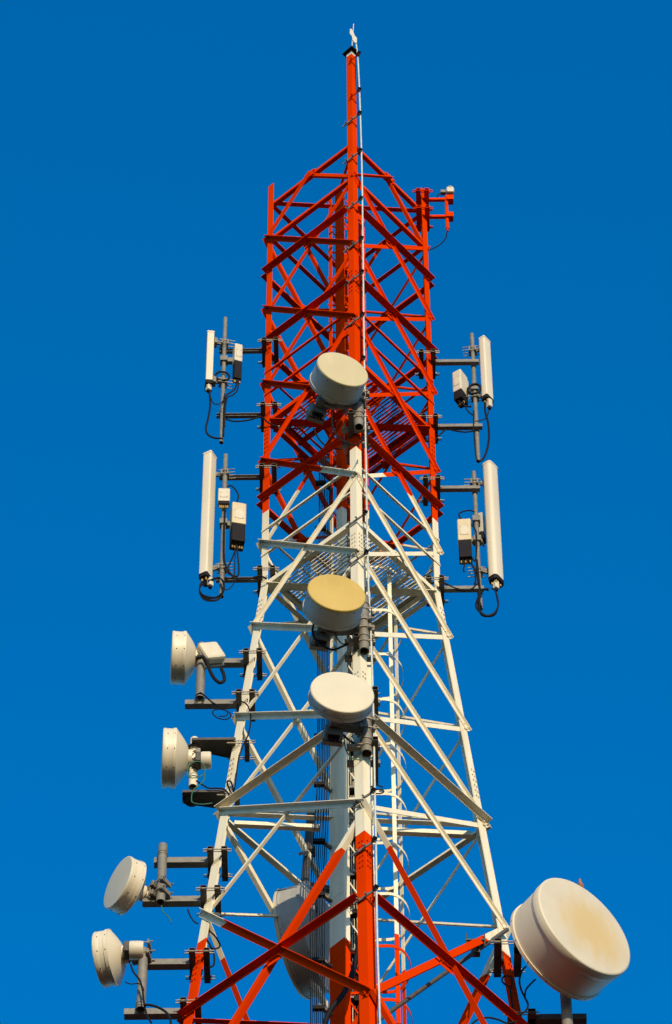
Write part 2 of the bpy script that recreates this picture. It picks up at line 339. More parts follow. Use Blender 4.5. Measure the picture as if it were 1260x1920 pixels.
# mast cap
mb=MB(); tp=cor(3,1.47)+V((-0.005,0.055,0))
mb.bar(tp,tp+V((0,0,0.028)),0.17,0.15,(0.7,0.7,0)); mb.bar(tp-V((0,0,0.03)),tp,0.10,0.10,(0.7,0.7,0)); mb.build('mast_cap',BLKBOX,tower)
mb=MB(); zt=1.46-0.075
c=cor(3,zt); u=cor(0,zt)-c; v=cor(2,zt)-c; out=V((c.x,c.y,0)).normalized()*0.003
mb.angle(c+out,cor(3,1.452)+out,u,v,0.088,0.088,0.004); mb.build('mast_collar',WHITE,tower)

# platforms: perimeter and diagonal beams, strips of bar grating, double handrails
def platform(z):
    pf=MB(); L0=cor(2,z); N0=cor(3,z); F0=cor(1,z); Rr=cor(0,z); ud=(N0-L0); a=ud.length; ud.normalize(); vd=(F0-L0).normalized()
    zz=V((0,0,0.045))
    for p,q in ((Rr,F0),(F0,L0)):
        d=(q-p).normalized(); inn=((L0+Rr)/2-(p+q)/2).normalized(); pf.channel(p+d*0.1+inn*0.12,q-d*0.1+inn*0.12,inn,0.09,0.05,0.008)
    for vv in (0.34,0.68): pf.channel(L0+vd*a*vv+ud*0.1,L0+vd*a*vv+ud*(a-0.1),vd,0.07,0.04,0.007)
    p=pf.build('platform',PAINT,tower)
    for v0,v1,u0,u1 in ((0.02,0.32,0.06,0.94),(0.70,0.98,0.06,0.94),(0.32,0.70,0.70,0.94)):
        gm=MB(); k=v0
        while k<=v1+1e-6:
            gm.bar(L0+ud*a*u0+vd*a*k+zz,L0+ud*a*u1+vd*a*k+zz,0.006,0.03,(0,0,1)); k+=0.029
        k=u0
        while k<=u1+1e-6:
            gm.bar(L0+ud*a*k+vd*a*v0+zz+V((0,0,.012)),L0+ud*a*k+vd*a*v1+zz+V((0,0,.012)),0.006,0.008,(0,0,1)); k+=0.11
        gm.build('grating',PAINT,p)
    for h in (0.53,1.0):
        for i in range(4):
            rl=MB(); A=cor(i,z+h); B=cor(i+1,z+h); n=fn(i,z+h); d=(B-A).normalized()
            rl.angle(A+n*0.012-d*(-0.09 if i==3 else 0.0),B+n*0.012+d*(-0.09 if i==2 else 0.0),DZ,-n,0.026,0.028,0.005); rl.build('handrail',PAINT,p)
    return p
platform(-5.60); platform(-8.80)

# inner column: four angles with lacing, closed on one side by a duct cover lower down
Ap=(-0.095,-0.17); Cp=(-0.235,-0.035); Bp=(0.175,0.075); Dp=(0.035,0.21)
cl=MB(); ZT=-0.58; ZBOT=-Z0
def v3(p,z): return V((p[0],p[1],z+Z0))
col=None
for k,(p,u,v) in enumerate(((Ap,Cp,Bp),(Cp,Ap,Dp),(Bp,Ap,Dp),(Dp,Cp,Bp))):
    m1=MB(); w1=0.075 if k==0 else 0.05
    m1.angle(v3(p,ZT),v3(p,ZBOT),V((u[0]-p[0],u[1]-p[1],0)),V((v[0]-p[0],v[1]-p[1],0)),w1 if k else 0.085,w1,0.007)
    if k==0: col=m1.build('inner_column',PAINT,tower)
    else: m1.build('column_leg',PAINT,col)
lc=MB(); z=ZT-0.05; j=0
while z>-19.5:
    for (p,q,ins) in ((Ap,Bp,(-1,1)),(Cp,Dp,(-1,1)),(Bp,Dp,(-1,-1))):
        a,b=(p,q) if j%2==0 else (q,p)
        d=V((ins[0],ins[1],0)).normalized()*0.012
        lc.bar(v3(a,z)+d,v3(b,z-0.3)+d,0.028,0.006,d)
    z-=0.3; j+=1
lc.build('lacing',PAINT,col)
dm=MB(); d0=V((Cp[0]-Ap[0],Cp[1]-Ap[1],0)).normalized(); nn=V((-1,-1,0)).normalized()*0.004
for z1,z2 in ((-11.2,-12.66),(-12.665,-14.1),(-14.105,-15.05),(-15.055,-16.4),(-16.405,-20)):
    dm.bar(v3(((Ap[0]+Cp[0])/2,(Ap[1]+Cp[1])/2),z1)+nn,v3(((Ap[0]+Cp[0])/2,(Ap[1]+Cp[1])/2),z2)+nn,0.215,0.004,nn)
    for f in (0.35,-0.35):
        for kk in range(4): bolt(dm,v3(((Ap[0]+Cp[0])/2,(Ap[1]+Cp[1])/2),z2+0.06+kk*0.05)+nn+d0*f*0.2,nn.normalized(),0.008,0.008)
dm.build('duct_cover',PAINT,col)
for yb in (920,1005,1195,1290,1395,1485,1592,1692,1815,1905):
    b=MB(); p=at(621,yb,Cp[1]-0.03); dd=V((-1,-1,0)).normalized()
    b.channel(p+dd*0.0,p+dd*0.19,(0,0,1),0.04,0.03,0.005); b.rbox(p+dd*0.17-V((0,0,0.02)),V((1,0,0)),V((0,1,0)),DZ,0.12,0.05,0.05,0.006,1)
    b.build('cable_bracket',[GALV,BLKBOX],col)

for zc,xc in ((-9.6,-0.02),(-10.9,0.03),(-11.7,-0.03),(-12.35,0.0),(-13.1,-0.05),(-13.7,0.02),(-14.3,-0.04),(-14.9,0.03),(-15.6,-0.03),(-16.2,0.02)):
    b=MB(); c=v3((xc,-0.03),zc); b.bar(c-V((0.10,0.05,0)),c+V((0.10,-0.05,0)),0.03,0.03); b.rbox(c,V((1,0,0)),V((0,1,0)),DZ,0.13,0.07,0.05,0.006,1)
    b.rbox(c+V((0.05,-0.05,-0.03)),V((1,0,0)),V((0,1,0)),DZ,0.05,0.06,0.07,0.006,1); b.build('cable_bracket',[GALV,BLKBOX],col)
# caged ladder up the inside
ladder=None
lad=MB(); XL=0.19; Y1,Y2=-0.10,0.27
for yy in (Y1,Y2):
    m1=MB(); m1.bar(V((XL,yy,Z0-1.0)),V((XL,yy,0.3)),0.045,0.012,(0,1,0))
    if ladder is None: ladder=m1.build('ladder',PAINT,tower)
    else: m1.build('ladder_rail',PAINT,ladder)
rg=MB(); z=-1.1
while z>-20: rg.cyl(V((XL,Y1,z+Z0)),V((XL,Y2,z+Z0)),0.010,8); z-=0.28
rg.build('rungs',PAINT,ladder)
def hoop_pts(z):
    pts=[]; ym=(Y1+Y2)/2-0.02; hw=0.31
    pts.append(V((XL,ym-hw,z+Z0)))
    for k in range(17):
        a=-math.pi/2+math.pi*k/16; pts.append(V((XL+0.155+0.22*math.cos(a),ym+hw*math.sin(a),z+Z0)))
    pts.append(V((XL,ym+hw,z+Z0))); return pts
z=-8.70
while z>-19.5:
    h=MB(); pts=hoop_pts(z); vs=[];ht=0.042
    for k,p in enumerate(pts):
        vs+= [p-V((0,0,ht/2)),p+V((0,0,ht/2))]
    th=0.005; vs2=[]
    c0=V((XL+0.1,(Y1+Y2)/2,z+Z0))
    for p in vs:
        d=V((c0.x-p.x,c0.y-p.y,0)).normalized(); vs2.append(p+d*th)
    n=len(pts)
    fs=[]; 
    for k in range(n-1):
        a,b,c,d=2*k,2*k+1,2*k+3,2*k+2; o=2*n
        fs+= [[a,d,c,b],[a+o,b+o,c+o,d+o],[a,a+o,d+o,d],[b,c,c+o,b+o]]
    fs+= [[0,1,1+2*n,2*n],[2*n-2,4*n-2,4*n-1,2*n-1]]
    h.add(vs+vs2,fs); h.build('cage_hoop',PAINT,ladder); z-=0.79
for k in (2,12):
    p=hoop_pts(0)[k+1]; m1=MB(); c0=V((XL+0.1,(Y1+Y2)/2,0)); d=V((c0.x-p.x,c0.y-p.y,0)).normalized()
    q=p+d*0.012
    m1.bar(V((q.x,q.y,Z0-8.66)),V((q.x,q.y,Z0-20)),0.046,0.006,d); m1.build('cage_strap',PAINT,ladder)

# ------------------------------------------------------------------ lightning rod and its conductor down the near leg
nb=cor(3,1.50)+V((0,0.05,0))
lr=thing('lightning_rod',nb,'pale crossed lightning rod standing on the very top of the mast','lightning rod')
mb=MB(); mb.cyl(nb,at(663,45,nb.y),0.007,8); mb.build('rod',WHITE,lr)
mb=MB(); a=at(657.5,54,nb.y-0.02); b=at(667.5,80,nb.y-0.02); m_=(a+b)/2; dd=(b-a); sd=V((1,0,0.35)).normalized()
mb.add([a+sd*0.012,a-sd*0.01,a+dd*.3-sd*0.035,m_-sd*0.02,a+dd*.75-sd*.03,b-sd*0.012,b+sd*0.012,a+dd*.7+sd*.035,m_+sd*0.02,a+dd*.3+sd*0.02],[list(range(10))])
f0=mb.f[0]; n0=len(mb.v); mb.v+= [x+V((0,0.012,0)) for x in mb.v[:10]]
mb.f+= [[n0+i for i in range(10)][::-1]]+[[i,(i+1)%10,n0+(i+1)%10,n0+i] for i in range(10)]; mb.sm+= [False]*11; mb.mi+= [0]*11
mb.build('vane',WHITE,lr)
cw=thing('lightning_conductor',cor(3,0),'thin pale conductor pipe clipped down the right side of the near leg','conductor')
cpts=[(667,78),(669,92),(671,110),(674,170),(677,260),(679,340),(680,420),(681,500),(682,600),(683.5,700),(685,800),(687,900),(688.5,1000),(691,1100),(695,1180),(698,1260),(701,1380),(703,1500),(705,1580),(706,1680),(708,1780),(711,1870),(713,1935)]
def neary(py):   # depth just in front of the near leg at that image row
    z=0.0
    for _ in range(20):
        p=at(670,py,-1.0*rad(z)-0.10); z=p.z-Z0
    return -1.0*rad(z)-0.10
mb=MB(); mb.tube(smooth_path([at(x,y,neary(y)+0.02 if y>100 else -0.95) for x,y in cpts],4),0.0105,8); mb.build('pipe',WIRE,cw)
for (yb,red) in ((115,1),(183,1),(227,0),(297,0),(387,0),(462,0),(525,0),(605,0),(687,1),(768,0),(978,0),(1052,0),(1500,0),(1592,0),(1683,0)):
    z=0
    for _ in range(20): z=at(675,yb,-rad(z)).z-Z0
    c=cor(3,z); ud=(c-cor(2,z)).normalized(); n=fn(2,z)
    b=MB(); ln=-0.14 if not red else -0.02
    b.bar(c+ud*ln+n*0.022,c+ud*0.15+n*0.022,0.010,0.032,(0,0,1)); 
    for f in ((0.03,) if red else (-0.07,0.03)): bolt(b,c+ud*f+n*0.03,n,0.011,0.03)
    o=b.build('bracket',RED if red else GALV,cw)
    k=MB(); e=c+ud*0.14; k.cyl(e+n*0.01-V((0.02,-0.01,0.0)),e+n*0.05+V((0.03,-0.005,0.03)),0.024,10); k.build('clamp',BLKBOX,o)

# ------------------------------------------------------------------ mounts
X=V((1,0,0)); Yv=V((0,1,0))
def clamp(mb,c,dx1,dx2,L=0.40,wd=0.056,m=0,mbolt=1):
    """two square tubes in depth on either side of a leg, drawn together by threaded rods"""
    for dx in (dx1,dx2):
        mb.sqtube(c+X*dx-Yv*L/2,c+X*dx+Yv*L/2,wd,0.006,DZ,m)
    a,b=min(dx1,dx2)-0.075,max(dx1,dx2)+0.075
    for yy in (-L/2+0.03,L/2-0.05):
        for zz in (0.0,0.036):
            s=0.034 if yy<0 else -0.034
            p=c+Yv*yy+V((0,0,zz-0.018)); mb.cyl(p+X*a,p+X*b,0.0075,6,mbolt)
            for e,sg in ((dx1,-1 if dx1<dx2 else 1),(dx2,1 if dx1<dx2 else -1)): mb.cyl(p+X*(e+sg*0.029),p+X*(e+sg*0.043),0.014,6,mbolt)
def legpt(i,py,dy=0.0):
    z=0
    for _ in range(25):
        c=cor(i,z); z=at(630,py,c.y+dy).z-Z0
        # refine with the true column of the leg
        pr=cor(i,z); 
        d=pr-CAM; yy=960-FOC*d.dot(up)/d.dot(fw); z+=(yy-py)/ (ppu(pr)*0.59)*1.0
    return cor(i,z)
def ubolts(mb,p,r,m=0,dirv=X):
    for dz in (-0.012,0.03):
        mb.lathe(p+V((0,0,dz)),DZ,[[(-0.006,r+0.006),(0.006,r+0.006)],[(0.006,r+0.006),(0.006,r)],[(-0.006,r),(-0.006,r+0.006)]],16,m)

def side_mount(label,leg,pole,arms,pr,armw,group,side,arm_kind='box',pole_dy=-0.06,clampw=0.056,clampL=0.40,extra=None):
    l0=cor(leg,0); yl=l0.y
    lp=legpt(leg,arms[0][0]); t=at(*pole[0],lp.y+pole_dy); b=at(*pole[1],lp.y+pole_dy)
    x=(t.x+b.x)/2; t=V((x,lp.y+pole_dy,t.z)); b=V((x,lp.y+pole_dy,b.z))
    root=thing('antenna_mount',b,label,'mount',group)
    mb=MB(); mb.pipe(b,t,pr,pr*0.22,20,0)
    mb.cyl(t-V((0,0,0.004)),t+V((0,0,0.004)),pr*0.98,20,0); mb.build('pole',GALV,root)
    for (yc,x0,x1) in arms:
        c=legpt(leg,yc); ax=at(x0,yc,c.y); am=MB(); s=-1 if side<0 else 1
        inner=c+X*(s*0.04); inner.z=c.z; outer=V((ax.x,c.y,c.z))
        if arm_kind=='box':
            am.sqtube(inner,outer,armw,0.006,DZ)
        else:
            am.channel(inner+V((0,0.02,0)),outer+V((0,0.02,0)),(0,-1,0),armw,0.042,0.006); am.bar(inner+V((0,0.006,0)),outer+V((0,0.006,0)),0.014,0.006,(0,1,0),1)
        pc=V((x,t.y,c.z)); ubolts(am,pc,pr,1)
        am.build('arm',[GALV,BOLT],root)
        k=MB(); clamp(k,c+V((0,0.02,0)),s*0.012,-s*0.13,clampL,clampw); k.build('leg_clamp',[DARKST,BOLT],root)
    return root,x,lp.y+pole_dy
GM='pole mounts clamped to the tower legs'
mUL=side_mount('upper left grey pole mount on two dark arms by the red leg',2,((421,597),(416.5,830)),((658,411,0),(779,406,0)),0.025,0.055,GM,-1,'chan')
mLL=side_mount('lower left grey pole mount beside the tall left panel antenna',2,((424,854),(414,1119)),((895,411,0),(1087,405,0)),0.027,0.055,GM,-1,'chan')
mUR=side_mount('upper right grey pole mount on pale arms by the red leg',0,((885,627),(896.5,865)),((680,898,0),(801,904.5,0)),0.025,0.055,GM,1,'box',0.06)
mLR=side_mount('lower right grey pole mount beside the tall right panel antenna',0,((888,886),(901.5,1142)),((917,900,0),(1105,907,0)),0.026,0.055,GM,1,'box',0.06)

# left dish mounts (box arms with slots, thick pipe)
mD1=side_mount('left mount carrying the topmost of the left dishes, white tower section',2,((380,1210),(373,1306)),((1243,385,0),(1320,347,0)),0.048,0.075,GM,-1,'box',-0.09,0.06,0.40)
mD3=side_mount('left mount with tall round-topped pipe in front of two slotted arms',2,((305.5,1586),(301,1692)),((1617,289,0),(1690,268,0)),0.047,0.08,GM,-1,'box',-0.10,0.062,0.42)
mD4=side_mount('lowest left mount with pipe under the small grey drum',2,((271,1782),(262,1893)),((1808,275,0),(1901,233,0)),0.047,0.08,GM,-1,'box',-0.10,0.062,0.42)

# mount of the second left dish: triangular plate brackets
def plate_mount():
    c1=legpt(2,1395); c2=legpt(2,1500); y=c1.y-0.02
    root=thing('antenna_mount',at(356,1480,y),'left mount of dark triangular plate brackets holding a short pipe','mount',GM)
    for (yc,c,xo,h0,h1) in ((1384,c1,360,0.14,0.27),(1482,c2,342,0.15,0.24)):
        pl=MB(); yn=y-0.11; A=at(xo,yc,yn); B=V((c.x+0.03,yn,A.z))
        # flat plate widening towards the leg, with turned-down lips along its edges
        o1=V((A.x,yn+h0,A.z)); o2=V((B.x,yn+h1,A.z)); T=V((0,0,0.008))
        q=[A,B,o2,o1]; pl.add(q+[v+T for v in q],[[0,1,2,3],[7,6,5,4],[0,4,5,1],[1,5,6,2],[2,6,7,3],[3,7,4,0]])
        for a_,b_ in ((A,B),(o1,o2),(A,o1)):
            dd=(b_-a_).normalized(); nn_=dd.cross(DZ)
            pl.bar(a_-V((0,0,0.0165))+dd*0.006,b_-V((0,0,0.0165))-dd*0.006,0.006,0.03,(0,0,1))
        pl.cyl(V((at(362,1430,y+.03).x,y+0.03,A.z-0.012)),V((at(362,1430,y+.03).x,y+0.03,A.z-0.001)),0.075,20)
        pl.build('plate_bracket',DARKST,root)
        k=MB(); cc=V((c.x,c.y,A.z-0.05)); k.sqtube(cc+X*0.15-Yv*0.12,cc+X*0.15+Yv*0.14,0.05,0.006,DZ)
        for yy in (-0.1,0.12):
            for zz in (0,0.035): k.cyl(cc+Yv*yy+DZ*zz-X*0.06,cc+Yv*yy+DZ*zz+X*0.24,0.0075,6,1)
        k.build('leg_clamp',[DARKST,BOLT],root)
    t=at(369,1392,y+0.03); b=at(357,1476,y+0.03); x=(t.x+b.x)/2
    pm=MB(); pm.pipe(V((x,y+0.03,b.z)),V((x,y+0.03,t.z+0.05)),0.046,0.01); pm.build('pole',CREAM,root)
    return root
mD2=plate_mount()

# ------------------------------------------------------------------ dish antennas
def dish(label,cx,cy,Y,az,r_px,depth,back,hub_r,radome,shroud,group=None,tilt=0.0,lip=0.02,taper=1.0,name='dish_antenna',nscrew=10,hubL=0.1):
    F=at(cx,cy,Y); r=r_px/ppu(F); a=R(az); n=V((math.sin(a)*math.cos(tilt),-math.cos(a)*math.cos(tilt),math.sin(tilt)))
    root=thing(name,F-n*(depth+back),label,'dish antenna',group)
    fm=MB(); fm.lathe(F,n,[[(0.004+0.012*(1-(k/8)**2),r*0.965*k/8) for k in range(1,9)],[(0.004,r*0.965),(0.0,r*0.988),(-0.008,r),(-lip-0.008,r)]],64)
    cp=[F+n*0.016]; u=n.orthogonal().normalized(); vv=n.cross(u)
    ring=[F+n*(0.004+0.012*(1-(1/8)**2))+(u*math.cos(2*math.pi*k/32)+vv*math.sin(2*math.pi*k/32))*r*0.965/8 for k in range(32)]
    fm.add(cp+ring,[[0,k+1,(k+1)%32+1] for k in range(32)],True)
    ro=fm.build('radome',radome,root)
    sm=MB(); rb=r*taper
    sm.lathe(F,n,[[(-lip-0.006,r*0.985),(-depth+0.035,rb*0.985)],[(-depth+0.035,rb*0.985),(-depth+0.035,rb*1.012)],[(-depth+0.035,rb*1.012),(-depth,rb*1.012)],[(-depth,rb*1.012),(-depth,rb*0.98)],[(-lip-0.008,r*0.988),(-lip-0.04,r*0.988),(-lip-0.042,r*0.985)]],64)
    for k in range(nscrew):
        ang=2*math.pi*(k+0.37)/nscrew; d=(u*math.cos(ang)+vv*math.sin(ang))
        for dd,rr in (((-lip-0.03,r*0.99),(-depth+0.018,rb*1.012)) if lip<0.05 else ((-depth+0.018,rb*1.012),)):
            p=F+n*dd+d*(rr-0.002); sm.cyl(p,p+d*0.005,0.0062,6,1,smooth=False)
    sm.build('shroud',[shroud,HOLE],root)
    bk=MB(); prof=[]
    for k in range(13):
        f=k/12; rr=rb*0.985*(1-f)+hub_r*f; prof.append((-depth-back*(1-((rr-hub_r)/(rb*0.985-hub_r))**1.35),rr))
    bk.lathe(F,n,[prof],64); bk.build('reflector',shroud,root)
    H=F-n*(depth+back); hb=MB()
    hb.lathe(H,-n,[[(-0.01,hub_r),(0.04,hub_r)],[(0.04,hub_r),(0.04,hub_r*0.62)],[(0.04,hub_r*0.62),(0.04+hubL,hub_r*0.55)],[(0.04+hubL,hub_r*0.55),(0.04+hubL,0.001)]],32)
    for k in range(8):
        ang=2*math.pi*k/8; p=H+(u*math.cos(ang)+vv*math.sin(ang))*hub_r*0.82-n*0.04; hb.cyl(p,p-n*0.014,0.012,6,1,smooth=False)
    hb.build('hub',[shroud,BOLT],root)
    return root,F,n,H,r
def pole_bracket(root,H,n,pole_xy,z,pr,mat_=None):
    """clamp from the dish hub to a vertical pipe"""
    k=MB(); Pp=V((pole_xy[0],pole_xy[1],z)); e=H-n*0.10
    d=(Pp-e); d2=V((d.x,d.y,0)); L=d2.length; d2.normalize(); s=d2.cross(DZ)
    e2=V((e.x,e.y,z))
    k.rbox((e+e2)/2+DZ*0,n,n.cross(DZ).normalized(),DZ,0.05,0.15,0.2,0.008)
    for zz in (-0.07,0.07):
        k.bar(e2+DZ*zz,Pp-d2*(pr+0.0)+DZ*zz,0.10,0.014,DZ)
        k.rbox(Pp-d2*(pr+0.012)+DZ*zz,d2,s,DZ,0.026,0.15,0.07,0.005)
        k.rbox(Pp+d2*(pr+0.012)+DZ*zz,d2,s,DZ,0.026,0.15,0.06,0.005)
        for ss in (-0.062,0.062): k.cyl(Pp-d2*(pr+0.05)+s*ss+DZ*zz,Pp+d2*(pr+0.06)+s*ss+DZ*zz,0.008,6,1)
    k.build('pole_bracket',[mat_ or GALV,BOLT],root)
GC='drum dishes on the near leg'; GLD='drum dishes on the left of the tower'

# three centre dishes on the near leg, each with pipe, depth arms and leg clamp
def centre_set(dl,ml,cx,cy,Y,az,rpx,depth,back,radome,pole_px,pole_top,pole_bot,arms,clamp_y,poleY,pr,ax=-15):
    b=at(pole_px,pole_bot,poleY); t=at(pole_px-1,pole_top,poleY); x=b.x
    root=thing('antenna_mount',b,ml,'mount',GM)
    mb=MB(); mb.pipe(V((x,poleY,b.z)),V((x,poleY,t.z)),pr,0.010,24)
    mb.build('pole',GALV,root)
    for ya in arms:
        am=MB(); p=at(pole_px+ax,ya,poleY-0.10); lx=p.x
        z=p.z; rr=rad(z-Z0); q=V((lx,-rr+0.42,z)); am.sqtube(p,q,0.06,0.006,DZ)
        for yy in (-0.03,0.07): 
            am.lathe(V((x,poleY,z+yy)),DZ,[[(-0.007,pr+0.010),(0.007,pr+0.010)],[(0.007,pr+0.010),(0.007,pr)],[(-0.007,pr),(-0.007,pr+0.010)]],20,1)
        am.cyl(V((min(lx,x-pr)-0.05,poleY-0.03,z)),V((max(lx,x+pr)+0.05,poleY-0.03,z)),0.008,6,1)
        am.build('arm',[DARKST,BOLT],root)
        k=MB(); cn=cor(3,z-Z0)
        for yy in (-0.05,0.16): k.sqtube(V((min(lx-0.05,cn.x-0.16),cn.y+yy,z)),V((max(lx+0.05,cn.x+0.16),cn.y+yy,z)),0.055,0.006,DZ)
        for xx in (-0.02,): 
            for sx in (min(lx-0.03,cn.x-0.13),cn.x+0.13):
                for zz in (-0.018,0.018): k.cyl(V((sx,cn.y-0.13,z+zz)),V((sx,cn.y+0.26,z+zz)),0.0075,6,1)
        k.build('leg_clamp',[GALV,BOLT],root)
    rootd,F,n,H,r=dish(dl,cx,cy,Y,az,rpx,depth,back,0.10,radome,SHR,GC)
    pole_bracket(rootd,H,n,(x,poleY),H.z,pr)
    return rootd,F,n,H,r
c1=centre_set('pale yellow tilted drum dish on the near leg, highest of the three','dark pipe mount behind the highest centre dish, red tower section',643,692,-1.62,21,51,0.27,0.11,RADP,673,735,801,(771,705),850,-1.20,0.053)
c2=centre_set('deep ochre faced drum dish on the near leg, between two paler ones','pipe mount behind the ochre dish on the near leg',631.4,1111,-1.75,12.4,56,0.265,0.11,RADY,683,1120,1221,(1190,1130),1240,-1.30,0.055)
c3=centre_set('cream shallow dish on the near leg, lowest of the three','pipe mount behind the lowest centre dish with long dark arms',642,1297.5,-1.95,9.8,61,0.13,0.16,RADW,687.5,1330,1413,(1384,1290),1470,-1.50,0.056,16)

d1=dish('cream dish seen edge on, topmost on the left side',322,1233,cor(2,-10).y-0.08,-86.3,50.5,0.15,0.11,0.10,CREAM,CREAM,GLD)
d2=dish('cream dish seen edge on with cone back, held by triangular plates',305,1421,cor(2,-11.6).y-0.06,-86.8,56.5,0.14,0.13,0.10,CREAM,CREAM,GLD)
d3=dish('white faced dish turned to show its round front at the left',221.3,1654.4,cor(2,-13.5).y-0.19,-57.7,54,0.16,0.09,0.085,RADW,CREAM,GLD)
d4=dish('cream dish turned away showing its cone back, lowest on the left',187,1800,cor(2,-14.8).y+0.0,-104,53.5,0.15,0.10,0.095,CREAM,CREAM,GLD)
def bracket_to(dd,mroot,pr,pxy=None):
    ch=[c for c in mroot.children if c.name.startswith('pole')][0]
    xs=[v.co for v in ch.data.vertices]; o=ORG[mroot.name]; x=sum(v.x for v in xs)/len(xs)+o.x; y=sum(v.y for v in xs)/len(xs)+o.y
    pole_bracket(dd[0],dd[3],dd[2],(x,y),dd[3].z,pr)
bracket_to(d1,mD1[0],0.048); bracket_to(d2,mD2,0.046); bracket_to(d3,mD3[0],0.047); bracket_to(d4,mD4[0],0.047)

# big dish on the right leg
BIGY=cor(0,-15).y-0.85
db=dish('very large drum dish with yellow stained face beside the right leg',1096.4,1736,BIGY,38.8,113,0.44,0.10,0.18,RADBIG,CREAM,None,0.0,0.075,0.975,'dish_antenna',14,0.12)
def big_mount():
    cl_=legpt(0,1793); pY=cl_.y-0.25
    H=db[3]; n=db[2]; top=at(1046,1800,pY); bot=at(1066,1930,pY)
    x=at(1062,1890,pY).x
    root=thing('antenna_mount',V((x,pY,bot.z)),'heavy mount with thick pipe under the very large right dish','mount',GM)
    m1=MB(); m1.pipe(V((x,pY,bot.z-0.15)),V((x,pY,H.z+0.35)),0.055,0.012,24); m1.build('pole',GALV,root)
    for yc in (1795,1928):
        c=legpt(0,yc); am=MB(); am.sqtube(c+X*0.03+V((0,-0.12,0)),V((x+0.2,c.y-0.12,c.z)),0.075,0.008,DZ); am.build('arm',DARKST,root)
        k=MB(); clamp(k,c+V((0,0.0,0)),0.07,-0.13,0.46,0.075); k.build('leg_clamp',[DARKST,BOLT],root)
    pole_bracket(db[0],H,n,(x,pY),H.z,0.055)
    st=MB(); a=at(951,1743,cl_.y-0.1); b=at(690,1926,-0.65); st.cyl(a,b,0.022,12)
    m2=at(893,1786,cl_.y-0.35)
    s=st.build('strut',DARKST,root)
    k=MB(); p=a.lerp(b,0.235); k.rbox(p+V((0,-0.0,0.0)),X,Yv,DZ,0.09,0.08,0.09,0.01); k.bar(p+V((-0.10,-0.06,0.09)),p+V((0.10,-0.06,0.09)),0.05,0.02,DZ)
    for xx in (-0.09,0.09): k.cyl(p+V((xx,-0.07,0.0)),p+V((xx,-0.07,0.19)),0.008,6)
    k.build('strut_clamp',DARKST,s)
big_mount()

# grey dish behind the tower, pointing away
RY=1.15
dr=dish('grey shaded dish behind the tower, pointing away, partly hidden by the cables',548,1771,RY,-109.5,107,0.30,0.22,0.13,RADW,DSHR,None,0,0.03,1.0,'dish_antenna',12)
mb=MB(); a=at(584,1512,0.95); b=at(569,1690,0.95); mb.cyl(a,b,0.045,14)
rm=thing('antenna_mount',b,'dark upright pipe above the grey dish behind the tower','mount',GM); mb.build('pole',DARKST,rm)
k=MB(); k.bar(at(577,1598,0.9),at(562,1601,0.7),0.03,0.03); k.rbox(at(580,1597,0.93),X,Yv,DZ,0.13,0.13,0.05,0.008)
k.bar(at(575,1660,0.95),at(640,1672,0.9),0.06,0.06); k.build('pipe_clamp',DARKST,rm)

